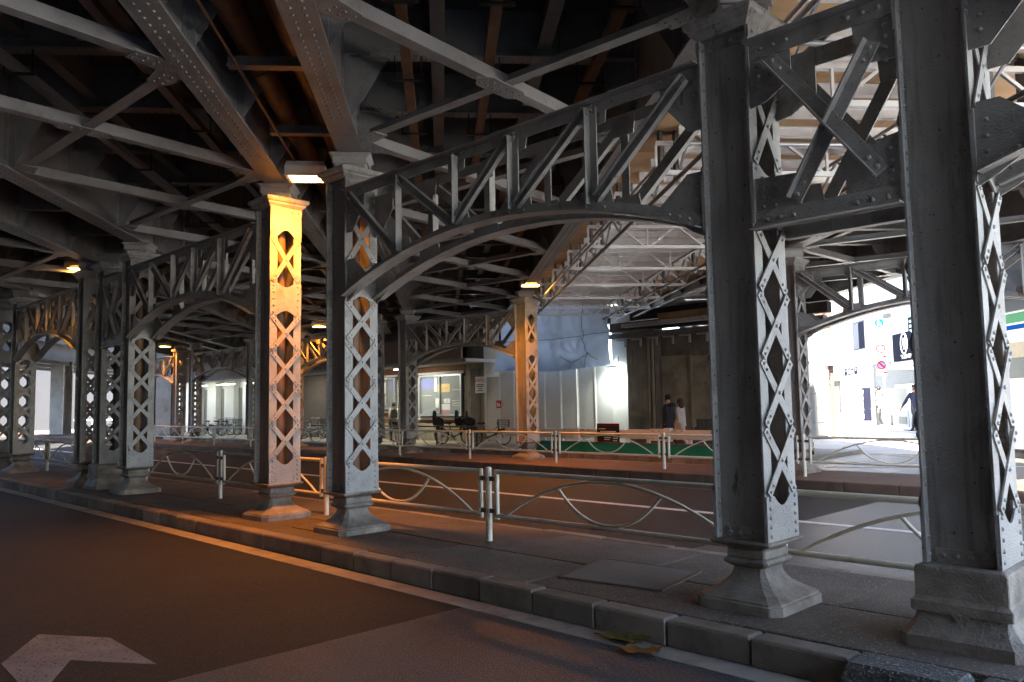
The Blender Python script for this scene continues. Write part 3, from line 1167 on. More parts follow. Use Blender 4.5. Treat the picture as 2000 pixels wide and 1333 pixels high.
# short struts between the twin girders
for n0, n1, lab in ((GN['C'], GN['B'], 'short strut between the twin girders by the sodium lamp'), (GN['F'], GN['D'], 'short strut between the twin girders over the row of three columns')):
    me = None
    for s in range(6, 40, 2):
        if me is None:
            me = MB().box(-.06, .06, -(n1 - n0) + .17, -.17, 0, .012).box(-.006, .006, -(n1 - n0) + .17, -.17, .012, .12).mesh('strut')
            me.materials.append(MATS['steel_under'])
        o = obj('strut', me, 'steel_under', None, W(s, n0, ZB + .3), (0, 0, RROT + .0))
        tag(o, lab, 'strut', lab + 's')

# brown pipes between the twin girders, cable ducts under the deck
for dn, z, r in ((-.22, 5.35, .13), (.16, 5.5, .11)):
    nn = (GN['B'] + GN['C']) / 2 + dn
    t = thing('drain_pipe', ('thicker' if r > .12 else 'thinner') + ' of the rusty brown pipes running between the twin girders', 'pipe', W(2, nn, z), RROT, 'brown pipes between the twin girders')
    obj('pipe_run', MB().tube([(0, 0, 0), (34, 0, 0)], r, 12), 'rust_pipe', t)
    mb = MB()
    for i in range(17):
        mb.tube([(i * 2 + .5, 0, 0), (i * 2 + .56, 0, 0)], r + .02, 12)
    obj('pipe_collar', mb, 'rust_pipe', t, kind='stuff')
for nn in (-.35, .55, 1.75, -3.2, -4.6):
    t = thing('cable_duct', ('rusty brown' if nn > -.4 else 'grey painted') + ' cable duct hung on straps below the cross beams', 'duct', W(3, nn, 5.38), RROT, 'cable ducts')
    obj('duct', MB().box(0, 36, -.055, .055, 0, .09), 'rust_pipe' if nn > -.4 else 'steel_under', t)
    for i in range(20):
        x = .55 + 1.8 * i
        mb = MB().bar((x, -.17, -.012), (x, .17, -.012), .04, .02)
        for sg in (-1, 1):
            mb.bar((x, sg * .15, -.02), (x, sg * .15, .30), .012, .012, (1, 0, 0))
        obj('hanger', mb, 'black', t)
t = thing('conduit', 'thin rusty conduit running beside the girder to the sodium lamp', 'conduit', W(4, GN['C'] + .32, 5.0), RROT)
obj('pipe_run', MB().tube([(0, 0, 0), (7.1, 0, 0)], .017, 8), 'rust_pipe', t)

# ================================================================ suspended scaffold
ZP = 5.12
sc = thing('suspended_scaffold', 'aluminium scaffold platform with plywood boards hung in the opening between girders', 'scaffold', W(3, 2.5, ZP), RROT)


def LS(s, n, z):
    return V((s - 3, -(n - 2.5), z - ZP))


NA, NJ = GN['A'] + .17, GN['J'] - .2
s = 2.6
while s < 26.4:
    for a, b in ((NA, NA + 1.55), (NA + 1.56, NA + 3.1), (NA + 3.11, NJ)):
        p, q = LS(s, a, ZP), LS(s + .895, b, ZP)
        obj('plywood_sheet', MB().box(p.x, q.x, q.y, p.y, .0, .018), 'plywood', sc, (0, 0, random.uniform(0, .006)))
    s += .9
jm = None
s = 2.8
JT = ZP - .004
while s < 26.4:
    a = LS(s, 3.0, JT)
    b = LS(s, 6.05, JT)
    if jm is None:
        jm = MB().box(-.04, .04, b.y - a.y, 0, -.012, 0).box(-.006, .006, b.y - a.y, 0, -.12, -.012).box(-.04, .04, b.y - a.y, 0, -.132, -.12).mesh('joist')
        jm.materials.append(MATS['alu'])
    obj('joist', jm, 'alu', sc, (a.x, a.y, a.z))
    s += .68
ZT, ZL = ZP - .17, ZP - .55
tr0 = None
for s in (5.0, 7.4, 9.8, 12.25, 14.6, 17.0, 19.4, 21.8, 24.0, 26.0):
    tr = bpy.data.objects.new('scaffold_truss', None)
    COL.objects.link(tr)
    tr.parent = sc
    a = LS(s, 2.75, 0)
    tr.location = (a.x, a.y, 0)
    LN = 3.4
    if tr0 is None:
        meshes = []
        for z in (ZT, ZL):
            meshes.append(('chord', MB().box(-.025, .025, -LN, 0, z - ZP - .03, z - ZP + .03).mesh('chord')))
        k = 6
        for i in range(k):
            y0, y1 = -LN * i / k, -LN * (i + 1) / k
            za, zb = (ZT, ZL) if i % 2 else (ZL, ZT)
            meshes.append(('web_bar', MB().bar((0, y0 - .04, za - ZP), (0, y1 + .04, zb - ZP), .035, .035).mesh('web_bar')))
            if i % 2 == 0:
                meshes.append(('web_bar', MB().bar((0, y0, ZL - ZP), (0, y0, ZT - ZP), .03, .03, (1, 0, 0)).mesh('web_bar')))
        for nm, me in meshes:
            me.materials.append(MATS['alu'])
        tr0 = meshes
    for nm, me in tr0:
        obj(nm, me, 'alu', tr)
    # hanging brackets and posts at the ends
    for nn in (2.82, 3.02, 5.55, 5.95):
        p = LS(s, nn, 0)
        obj('hanger_post', MB().box(p.x - .02, p.x + .02, p.y - .02, p.y + .02, ZL - ZP - .12, .55).box(p.x + .03, p.x + .16, p.y - .006, p.y + .006, ZL - ZP, .3), 'galv_dark', sc)
        obj('coupler', MB().ico((p.x, p.y, ZL - ZP - .07), .06, .06, .05, 8, 4), 'galv', sc)
for nn, zz, r, m in ((3.0, ZL - .09, .03, 'galv_dark'), (3.0, ZT - .03, .024, 'galv'), (2.74, ZL - .02, .024, 'galv'), (5.45, ZL - .09, .03, 'galv_dark'),
                  (5.95, ZL - .09, .03, 'galv'), (5.45, ZT - .03, .024, 'galv'), (6.5, ZL - .02, .026, 'galv_dark')):
    obj('tube', MB().tube([LS(3, nn, zz), LS(26.6, nn, zz)], r, 8), m, sc)
# side trusses along the rails
for nn in (3.06, 5.5, 6.0):
    k = 40
    for i in range(k):
        s0, s1 = 3 + 23 * i / k, 3 + 23 * (i + 1) / k
        a, b = (ZT, ZL) if i % 2 else (ZL, ZT)
        obj('web_bar', MB().bar(LS(s0, nn, a), LS(s1, nn, b), .028, .028), 'galv', sc)
for s in (3.4, 5.8, 8.2):
    obj('tube', MB().tube([LS(s, 2.5, ZL - .15), LS(s, 6.7, ZL - .15)], .025, 8), 'galv', sc)

# ================================================================ lamps
def sodium_lamp(p, label, power, rz=RROT, tilt=.0, aim=(-.25, 0, -1), arm=(0.3, .0, .12)):
    t = thing('flood_lamp', label, 'lamp', p, rz, 'sodium flood lamps')
    # local x = away from the camera along rails, y = -n
    hs = MB()
    hs.rings([[V((-.20, -.26, .0)), V((.20, -.26, .0)), V((.20, .26, .0)), V((-.20, .26, .0))],
              [V((-.20, -.26, .10)), V((.20, -.26, .10)), V((.20, .26, .10)), V((-.20, .26, .10))],
              [V((-.17, -.24, .17)), V((.15, -.24, .15)), V((.15, .24, .15)), V((-.17, .24, .17))]])
    obj('housing', hs, 'white_rail', t)
    fr = MB()
    for a in ((-.20, .20, -.26, -.22), (-.20, .20, .22, .26), (-.20, -.16, -.22, .22), (.16, .20, -.22, .22)):
        fr.box(*a, -.025, -.0005)
    obj('lens_frame', fr, 'white_rail', t)
    obj('lens', MB().box(-.158, .158, -.218, .218, -.018, -.004), 'sodium', t)
    ar = MB().tube([(.15, 0, .08), (.15 + arm[0], arm[1], .08), (.15 + arm[0], arm[1], .08 + arm[2])], .025, 8)
    obj('bracket', ar, 'galv_dark', t)
    a = arealight('lamp_light', (-.02, 0, -.03), aim, .28, .38, power, (1, .29, .018), t, 145)
    return t


LAMP_P = 27
sodium_lamp(V((-9.30, 5.46, 4.72)), 'lit sodium lamp hung between the brown-piped and the yellow lit columns', LAMP_P, aim=(.05, .22, -1), arm=(.3, .25, .1))
sodium_lamp(ony(1036, 557, 14.95), 'lit sodium lamp on top of the column by the blue tarpaulin', LAMP_P, arm=(.3, 0, .0))
sodium_lamp(ony(157, 524, 5.7), 'lit sodium lamp behind the last column of the row of three', LAMP_P * .1)
sodium_lamp(V((-39.2, 15.3, 4.75)), 'lit sodium lamp by the far columns before the white entrance', LAMP_P * .5)
sodium_lamp(V((-26.2, 15.9, 4.7)), 'lit sodium lamp above the far truss before the dark brick wall', LAMP_P * .5)

# ================================================================ pipe fences
def fence_panel_meshes(L_, z_top=.755, z_bot=.285):
    out = []
    out.append(('top_rail', MB().tube([(0, 0, z_top), (L_, 0, z_top)], .026, 8)))
    out.append(('bottom_rail', MB().tube([(0, 0, z_bot), (L_, 0, z_bot)], .024, 8)))
    for x in (.0, L_):
        out.append(('end_post', MB().tube([(x, 0, z_bot - .04), (x, 0, z_top + .026)], .027, 8)))
    k = 20
    h = z_top - z_bot - .03
    pts = []
    for i in range(k + 1):
        q = i / k * 2 - 1
        pts.append((L_ / 2 + q * (L_ / 2 - .12), 0, z_bot + h * (1 - abs(q) ** 2.0)))
    out.append(('arch_bar', MB().tube(pts, .016, 7)))
    pts = []
    for i in range(k + 1):
        q = i / k * 2 - 1
        xx = L_ / 2 + q * (L_ * .205)
        ztop = z_bot + h * (1 - (q * L_ * .205 / (L_ / 2 - .12)) ** 2)
        pts.append((xx, 0, z_bot + .03 + (z_bot + h * (1 - (L_ * .205 / (L_ / 2 - .12)) ** 2) - z_bot - .03) * abs(q) ** 2.3))
    out.append(('hanging_bar', MB().tube(pts, .015, 7)))
    res = []
    for nm, mb in out:
        me = mb.mesh(nm)
        me.materials.append(MATS['fence'])
        res.append((nm, me))
    return res


def fence(posts, y, plab, flab, pgrp, fgrp):
    pit = posts[1] - posts[0]
    ms = fence_panel_meshes(pit - .26)
    pm = MB().tube([(0, 0, -.02), (0, 0, .79)], .034, 10).mesh('post')
    cm = MB().ico((0, 0, .79), .036, .036, .018, 10, 4).mesh('cap')
    bm = MB()
    for z in (.33, .68):
        for sg in (-1, 1):
            bm.box(min(sg * .03, sg * .115), max(sg * .03, sg * .115), -.02, .02, z - .025, z + .025)
    bm = bm.mesh('clamp')
    for me, m in ((pm, 'fence'), (cm, 'fence'), (bm, 'galv_dark')):
        me.materials.append(MATS[m])
    for i, x in enumerate(posts):
        t = thing('fence_post', plab, 'post', (x, y, MZ), 0, pgrp)
        obj('post', pm, 'fence', t)
        obj('cap', cm, 'fence', t)
        obj('clamp', bm, 'galv_dark', t)
        if i + 1 < len(posts):
            t = thing('pipe_fence', flab if isinstance(flab, str) else flab[i], 'fence', (x + .13, y, MZ), 0, fgrp)
            for nm, me in ms:
                obj(nm, me, 'fence', t)


fence([-6.53 + 3.31 * k for k in range(-6, 3)], 6.09, 'ivory pipe fence post on the kerbed median with the big columns', ['ivory arched pipe fence beyond the pair of columns at the road end', 'ivory arched pipe fence under the truss past the row of three columns',
       'ivory arched pipe fence behind the row of three columns', 'ivory arched pipe fence from the row of three toward the yellow lit column', 'ivory arched pipe fence ending behind the yellow lit column',
       'ivory arched pipe fence tinted orange behind the brown-piped column', 'ivory arched pipe fence ending behind the streaked column', 'ivory arched pipe fence behind the square-footed column'], 'fence posts by the big columns', 'fence panels by the big columns')
fence([-16.85 + 3.24 * k for k in range(-9, 5)], 15.02, 'ivory pipe fence post on the brown far median', 'ivory pipe fence panel with arched bars on the brown far median', 'fence posts on the far median', 'fence panels on the far median')

# ================================================================ far side of the road: station wall, hoarding, abutment
YW = 22.0


def wx_(u, v=780, y=None):
    return ony(u, v, y or YW)


XH0, XH1 = wx_(948).x, wx_(1234).x
ho = thing('hoarding', 'white ribbed metal site hoarding lit by a spotlight under the blue tarpaulin', 'hoarding', (XH0, YW, .15))
k = 9
pw = (XH1 - XH0) / k
for i in range(k):
    h = 2.62 + .34 * min(1, i / 2.) + (1.55 if i == k - 1 else 0)
    mb = MB()
    x0, x1 = i * pw, (i + 1) * pw - .012
    prof = [(x0, 0), (x0 + .03, -.03), (x0 + .05, -.03), (x0 + .08, 0), (x1 - .02, 0), (x1, .0)]
    vs, fs = [], []
    for z in (0, h):
        for (x, y) in prof:
            vs.append((x, y, z))
        for (x, y) in reversed(prof):
            vs.append((x, y + .02, z))
    n_ = len(prof) * 2
    mb.add(vs, [(a, (a + 1) % n_, n_ + (a + 1) % n_, n_ + a) for a in range(n_)] + [tuple(range(n_ - 1, -1, -1)), tuple(range(n_, 2 * n_))])
    obj('panel', mb, 'white_panel', ho, (0, random.uniform(0, .012), 0))
t = thing('notice_plate', 'small red and white notice fixed on the white hoarding', 'sign', wx_(976, 790) + V((0, -.05, 0)))
obj('plate', MB().box(-.14, .14, -.005, .005, -.15, .15), 'poster_red', t)
obj('pictogram', MB().box(-.09, -.03, -.009, -.006, -.09, .06).box(.0, .08, -.009, -.006, -.09, .02), 'poster_white', t)
p = wx_(1203, 721)
t = thing('spot_lamp', 'bright white spotlight shining down the white hoarding', 'lamp', (p.x, YW - .25, p.z))
obj('housing', MB().rings([[V((-.17, -.10, 0)), V((.17, -.10, 0)), V((.17, .08, .04)), V((-.17, .08, .04))], [V((-.14, -.06, .09)), V((.14, -.06, .09)), V((.14, .1, .12)), V((-.14, .1, .12))]]), 'white_rail', t)
obj('lens', MB().box(-.14, .14, -.085, .06, -.012, -.003), 'led', t)
obj('bracket', MB().tube([(.1, .1, .08), (.14, .2, .14), (.12, .24, .42)], .012, 6), 'black', t)
arealight('lamp_light', (0, -.0, -.02), (0, .45, -1), .25, .14, 6.5, (.9, 1, .96), t, 140)

# tarpaulin with gathered folds
x0, x1 = ony(985, 650, 21.4).x, ony(1196, 650, 21.4).x
zt_, zb_ = 5.35, 2.86
nx, nz = 90, 46
mb = MB()
vs = []
rnd = random.Random(5)
ph = [rnd.uniform(0, 6.28) for _ in range(8)]
gx, gz = ony(1127, 695, 21.4).x, ony(1127, 695, 21.4).z
for j in range(nz + 1):
    for i in range(nx + 1):
        a, b = i / nx, j / nz
        x = x0 + (x1 - x0) * a
        z = zb_ + (zt_ - zb_) * b + .05 * math.sin(a * 7 + 1) * (1 - b)
        y = 21.4
        y -= .22 * abs(math.sin(a * 10.5 + ph[0] + .8 * math.sin(b * 3))) ** .7 * (.45 + .55 * (1 - b)) + .09 * abs(math.sin(a * 23 + ph[1] + b * 2.2)) ** .8 * (.4 + b * .6)
        y += .12 * math.sin(b * 6.5 + ph[2] + a * 2.5) * (1 - b) - .10 * abs(math.sin(a * 7 - b * 9 + ph[3])) ** .6 * (1 - .5 * b)
        # pulled in by the rope at half height and at the gathered knot
        y += .16 * math.exp(-((b - .47) / .05) ** 2) * (1 - .35 * abs(math.sin(a * 24)))
        d = math.hypot(x - gx, z - gz)
        th = math.atan2(z - gz, x - gx)
        y += (.22 * math.exp(-d / .28) + .05 * math.cos(9 * th) * math.exp(-((d - .45) / .35) ** 2))
        if a < .09:
            y -= (.09 - a) * 2 * (1 - b)
        vs.append((x, y, z))
fs = [(j * (nx + 1) + i, j * (nx + 1) + i + 1, (j + 1) * (nx + 1) + i + 1, (j + 1) * (nx + 1) + i) for j in range(nz) for i in range(nx)]
mb.add(vs, fs, True)
tp = tag(obj('tarpaulin', mb, 'tarp'), 'pale blue tarpaulin hung in folds below the scaffold', 'tarpaulin')


def tarp_at(a, b):
    i, j = int(a * nx), int(b * nz)
    return V(vs[j * (nx + 1) + i]) + V((0, -.02, 0))


for path in ([(q / 40, .47) for q in range(41)], [(.78, q / 30) for q in range(31)], [(.36, .5 + q / 60) for q in range(31)], [(.58 + .2 * q / 20, .22 - .1 * math.sin(q / 20 * 3.14)) for q in range(21)] + [(.79 + .12 * q / 10, .22 - .12 * q / 10) for q in range(11)]):
    obj('rope', MB().tube([tarp_at(min(a, .999), min(b, .999)) for a, b in path], .011, 5), 'rope', tp)

# old stone abutment
ab = thing('stone_abutment', 'old soot-stained stone abutment with raised panels beside the hoarding', 'abutment', (XH1, YW, .15))
XA = wx_(1578, 780, 24).x - XH1
obj('wall', MB().box(0.02, XA, .12, 2.0, 0, 3.75), 'stone_old', ab)
obj('plinth', MB().box(-.02, XA, -.12, .12, 0, .58), 'kerb_brown', ab)
obj('pilaster', MB().box(.0, 1.15, -.22, .118, .6, 3.75), 'stone_old', ab)
obj('pilaster_panel', MB().box(.1, .85, -.27, -.222, 1.0, 3.25), 'stone_old', ab)
for x in (.9, 1.05):
    obj('pilaster_moulding', MB().box(x, x + .06, -.30, -.222, .62, 3.75), 'stone_pale', ab)
obj('pilaster_cap', MB().box(-.05, 1.25, -.35, .118, 3.76, 3.92), 'stone_pale', ab)
obj('wall_panel', MB().box(1.2, 2.35, .04, .119, .62, 3.0), 'stone_pale', ab)
obj('wall_panel', MB().box(2.42, 5.2, -.02, .119, .95, 2.95), 'stone_pale', ab)
obj('raised_panel', MB().box(2.95, 4.6, -.06, -.022, 1.15, 2.55), 'stone_pale', ab)
obj('frame_moulding', MB().box(2.34, 2.42, -.05, .118, .7, 3.0), 'stone_pale', ab)
obj('relief_band', MB().box(.15, .8, -.30, -.272, 1.04, 1.22), 'stone_old', ab)
# clutter of dark beams over the abutment
for i, (xa, xb, y, z, h, m, lab) in enumerate(((-.4, 7, -.5, 4.02, .16, 'galv_dark', 'grey channel ledge along the top of the stone abutment'),
                                          (-.6, 7, -.2, 4.35, .3, 'timber_dark', 'dark timber beam over the stone abutment'),
                                          (-1.2, 7, .2, 4.75, .35, 'timber_dark', 'upper dark timber beam over the stone abutment'),
                                          (1.8, 4.4, -.8, 4.5, .2, 'timber', 'light brown timber laid across the ledge above the abutment'),
                                          (.5, 3.6, -1.0, 4.3, .12, 'galv', 'galvanised tray hung above the abutment'))):
    tag(obj('ledge_beam', MB().box(xa, xb, y - .14, y + .14, z - .15 - h / 2, z - .15 + h / 2), m, None, (XH1, YW, 0)), lab, 'beam')
for i in range(9):
    x = XH1 + .1 + i * .62
    o = obj('ledge_bracket', MB().box(-.2, .2, -.03, .03, 0, .05).box(.14, .2, -.03, .03, -.22, -.001), 'galv', None, (x, YW - .62, 3.70))
    tag(o, 'small galvanised bracket under the abutment ledge', 'bracket', 'brackets under the abutment ledge')

# station front left of the hoarding
XS0, XS1 = -33.6, XH0 - .02
st = thing('station_front', 'red brick station front with tiled window surrounds under a grey canopy', 'building', (XS1, YW, .15))
LX = XS0 - XS1
obj('wall', MB().box(LX, -1.15, .3, 3, 0, 4.6), 'brick_red', st)
obj('dado', MB().box(LX, -1.15, .25, .299, 0, .75), 'stone_pale', st)
obj('pillar', MB().box(-1.1, -.02, -.02, 1.6, 0, 4.6), 'stone_pale', st)
obj('pillar_face', MB().box(-.8, -.25, -.06, -.021, .05, 3.0), 'stone_old', st)
obj('downpipe', MB().tube([(-1.22, .12, 0), (-1.22, .12, 3.2)], .05, 8), 'black', st)
obj('canopy', MB().box(LX - 16, .4, -1.7, .6, 3.22, 3.34), 'soffit', st)
obj('fascia', MB().box(LX - 16, .6, -1.78, -1.70, 3.2, 4.25), 'fascia', st)
obj('fascia_trim', MB().box(LX - 16, .9, -1.86, -1.782, 3.16, 3.3), 'galv_dark', st)
obj('upper_wall', MB().box(LX - 16, .6, -1.5, -1.3, 4.26, 5.9), 'deck_dark', st)


def display(u0, v0, u1, v1, lab, prints):
    a, b = wx_(u0, v0, YW + .25), wx_(u1, v1, YW + .25)
    x0, x1, z1, z0 = a.x, b.x, a.z, b.z
    t = thing('display_case', lab, 'display case', (x0, YW + .2, z0))
    wd, h = x1 - x0, z1 - z0
    fr = MB()
    for q in ((0, wd, 0, .09), (0, wd, h - .07, h), (0, .08, .091, h - .071), (wd - .08, wd, .091, h - .071), (wd / 2 - .02, wd / 2 + .02, .091, h - .071)):
        fr.box(q[0], q[1], -.09, .05, q[2], q[3])
    obj('frame', fr, 'galv', t)
    obj('backing', MB().box(.081, wd - .081, .02, .04, .092, h - .072), 'poster_grey', t)
    tl = MB().mesh
    tm = MB().box(-.05, .05, -.02, .05, -.05, .05).mesh('tile')
    tm.materials.append(MATS['stone_white'])
    for i in range(int(wd / .115) + 3):
        for z in (-.11, h + .08):
            obj('tile', tm, 'stone_white', t, (-.12 + i * .115, .03, z))
    for i in range(int(h / .115)):
        for x in (-.12, wd + .12):
            obj('tile', tm, 'stone_white', t, (x, .03, .02 + i * .115))
    for (a0, a1, b0, b1, m) in prints:
        obj('poster', MB().box(.09 + (wd - .18) * a0, .09 + (wd - .18) * a1, .008, .018, .1 + (h - .18) * b0, .1 + (h - .18) * b1), m, t)
    for q in ((.082, wd / 2 - .021), (wd / 2 + .021, wd - .082)):
        g = obj('pane', MB().box(q[0], q[1], -.03, -.026, .093, h - .073), 'pane', t)
    return t, wd, h


m = bpy.data.materials.new('pane')
m.use_nodes = True
nn_ = m.node_tree.nodes
b_ = nn_['Principled BSDF']
b_.inputs['Base Color'].default_value = (.9, .92, .92, 1)
b_.inputs['Roughness'].default_value = .03
b_.inputs['Alpha'].default_value = .12
MATS['pane'] = m
t, wd, h = display(822, 735, 906, 813, 'wide glazed display case with blue and yellow posters on the brick front',
        [(.0, .32, .66, .98, 'poster_blue'), (.42, .72, .58, .80, 'poster_yellow'), (.50, .72, .28, .40, 'poster_white'), (.50, .57, .28, .40, 'poster_green'), (.36, .47, .02, .42, 'poster_white'), (.50, .72, .1, .26, 'poster_white'),
         (.50, .72, .0, .08, 'poster_red'), (.36, .47, .04, .16, 'poster_yellow'), (.33, .40, .6, .98, 'poster_white')])
text('TAKEDA', .13, 'poster_white', t, (wd * .22, .005, h * .82), (R(90), 0, 0), .001) if False else None
text('L   M', .2, 'poster_red', t, (wd * .58, .006, h * .66), (R(90), 0, 0), .001)
text('0', .2, 'poster_green', t, (wd * .64, .006, h * .36), (R(90), 0, 0), .001)
for z, x0_, x1_ in ((.62, .75, .98), (.36, .75, .98), (.30, .75, .98), (.25, .75, .98), (.5, .05, .3)):
    obj('print_line', MB().box(wd * x0_, wd * x1_ - .09, .012, .019, h * z, h * z + .02), 'poster_white', t)
display(742, 740, 776, 800, 'narrow glazed display case behind the person with the backpack', [(.1, .5, .5, .9, 'poster_white'), (.15, .5, .08, .4, 'cloth_beige'), (.7, 1, .5, 1., 'poster_blue')])
# notice on the pillar
p = wx_(941, 752)
t = thing('notice_board', 'white no-parking notice with red heading on the old pillar', 'sign', (p.x, YW - .09, p.z))
obj('plate', MB().box(-.29, .29, -.008, .008, -.33, .33), 'poster_white', t)
text('駐輪禁止', .15, 'poster_red', t, (0, -.011, .17), (R(90), 0, 0), .001)
for z, wd_ in ((.0, .42), (-.07, .42), (-.16, .25), (-.24, .35)):
    obj('print_line', MB().box(-wd_ / 2, wd_ / 2, -.011, -.0085, z - .018, z + .018), 'black', t)
# lights below the canopy
for u, v, ln, lab in ((790, 697, 1.6, 'strip light under the canopy by the poster case'), ):
    p = ony(u, v, 20.9)
    t = thing('strip_light', 'slim fluorescent ' + lab, 'lamp', (p.x, 20.9, 3.33))
    obj('batten', MB().box(-ln / 2, ln / 2, -.07, .07, -.05, .03), 'white_rail', t)
    obj('tube', MB().tube([(-ln / 2 + .05, 0, -.08), (ln / 2 - .05, 0, -.08)], .02, 8), 'tube_light', t)
    arealight('lamp_light', (0, 0, -.12), (0, .15, -1), ln, .08, 7, (.95, 1, .82), t)
for i, x in enumerate((-33.2, -30.4, -36.5)):
    t = thing('downlight', 'round downlight glowing in the canopy soffit', 'lamp', (x, 20.7, 3.36), 0, 'canopy downlights')
    obj('rim', MB().tube([(0, 0, -.01), (0, 0, .02)], .16, 16), 'white_rail', t)
    obj('lens', MB().tube([(0, 0, -.03), (0, 0, -.012)], .13, 16), 'tube_light', t)
    arealight('lamp_light', (0, 0, -.06), (0, .1, -1), .2, .2, 4, (1, .95, .8), t)
# dark shuttered front further along
sf = thing('shuttered_front', 'dark brown tiled wall with closed shutter behind a lone bicycle', 'building', (-33.65, YW, .15))
obj('wall', MB().box(-5.2, 0, .2, 3, 0, 3.2), 'brick_dark', sf)
mb = MB()
for i in range(22):
    mb.box(-4.6, -.5, .17, .199, .05 + i * .12, .05 + i * .12 + .108)
obj('shutter', mb, 'brick_dark', sf, kind='stuff')
wf = thing('white_shop_front', 'white shop front with pale pillars and grey shutters under strip lights', 'building', (-38.9, YW + .2, .15))
obj('wall', MB().box(-18, 0, .3, 3, 0, 3.3), 'white', wf)
for i, x in enumerate((-.6, -3.0, -5.4, -7.8, -10.2, -12.6)):
    obj('pillar', MB().box(x - .62, x + .62, -.1, .29, 0, 3.3), 'white', wf)
    obj('shutter', MB().box(x - 1.75, x - .65, .22, .295, 0, 2.8), 'shutter', wf)
obj('header', MB().box(-18, 0, -.05, .1, 3.301, 4.2), 'white', wf)
for i in range(4):
    t = thing('strip_light', 'bright fluorescent tube over the white shop pillars', 'lamp', (-41 - i * 3.6, 20.9, 3.15), 0, 'tubes over the white shop')
    obj('batten', MB().box(-1.2, 1.2, -.06, .06, -.02, .04), 'white', t)
    obj('tube', MB().tube([(-1.15, 0, -.05), (1.15, 0, -.05)], .025, 8), 'tube_light', t)
    arealight('lamp_light', (0, 0, -.1), (0, .4, -1), 2.2, .08, 2.6, (.93, 1, .88), t)

# ---------------------------------------------------------------- guard rail, green board
gy = 19.2
XG0, XG1 = -24.0, -9.9
gb = thing('kerb_board', 'green painted board along the pavement kerb below the white guard rail', 'board', (wx_(1048, 880, 18.75).x, 18.75, .15))
lb = -9.9 - gb.location.x
for i in range(4):
    obj('board', MB().box(lb * i / 4 + .004, lb * (i + 1) / 4 - .004, -.02, .02, .0, .31), 'green_board', gb)
obj('cap_rail', MB().box(0, lb, -.05, .05, .312, .35), 'galv_dark', gb)
text('IO', .17, 'galv', gb, (.35, -.024, .17), (R(90), 0, 0), .001)
gx = wx_(1048, 850, gy).x - 1.4
k = 0
while gx < XG1:
    t = thing('guard_rail', 'white box beam guard rail section with bolted end plates', 'guard rail', (gx, gy, .15), 0, 'white guard rail sections')
    ln = 3.05
    obj('beam', MB().rings([[V((x, -.06 * a, .44 + b)) for a, b in ((1, 0), (1.3, .06), (1.3, .20), (1, .27), (-1, .27), (-1, 0))] for x in (.0, ln)]), 'white_rail', t)
    obj('end_plate', MB().box(ln - .42, ln + .06, -.10, -.081, .40, .74), 'white_rail', t)
    obj('end_cap', MB().box(ln + .065, ln + .25, -.11, .08, .38, .76), 'white', t)
    for x in (.55, ln - .55):
        obj('post', MB().tube([(x, .02, 0), (x, .02, .44)], .065, 10), 'white', t)
    rv = MB()
    for x in (ln - .32, ln - .1, .12, .34):
        for z in (.47, .68):
            rv.rivet((x, -.10 if x > 1 else -.08, z), (0, -1, 0), .022, .016)
    obj('bolts', rv, 'galv_dark', t, kind='stuff')
    gx += 3.35
    k += 1
p = ony(1188, 851, gy - .14)
t = thing('warning_board', 'black board with red top edge and white lettering hung on the guard rail', 'sign', p)
obj('plate', MB().box(-.42, .42, -.008, .008, -.34, .30), 'black', t)
obj('top_band', MB().box(-.42, .42, -.01, .01, .301, .36), 'sign_red', t)
mb = MB()
mb.tube([(-.29 + .075 * math.cos(q * .35), -.012, -.2 + .075 * math.sin(q * .35)) for q in range(18)], .012, 5, True)
mb.bar((-.34, -.012, -.15), (-.24, -.012, -.25), .015, .006, (0, 1, 0))
obj('no_smoking_mark', mb, 'sign_red', t)
for z, a, b in ((-.06, -.15, .1), (-.12, -.15, .06), (.2, -.35, -.1), (.12, -.3, .3), (.05, -.1, .3), (-.08, .18, .36), (-.15, .18, .34), (-.22, -.15, .1), (-.27, -.15, .3)):
    obj('print_line', MB().box(a, b, -.011, -.0085, z - .013, z + .013), 'poster_white', t)
# low rail by the bicycles
bx0, bx1 = -33.0, -21.6
t = thing('bicycle_rail', 'low black rail in front of the parked bicycles', 'rail', (bx1, 19.6, .15))
obj('top_rail', MB().tube([(0, 0, .72), (bx0 - bx1, 0, .72)], .03, 8), 'black', t)
for i in range(6):
    obj('post', MB().tube([((bx0 - bx1) * i / 5, 0, 0), ((bx0 - bx1) * i / 5, 0, .72)], .03, 8), 'black', t)


# ================================================================ bicycles
def ring_pts(c, r, ax, k=22):
    return [V(c) + V((math.cos(2 * math.pi * i / k) * r, 0, math.sin(2 * math.pi * i / k) * r)) for i in range(k)]


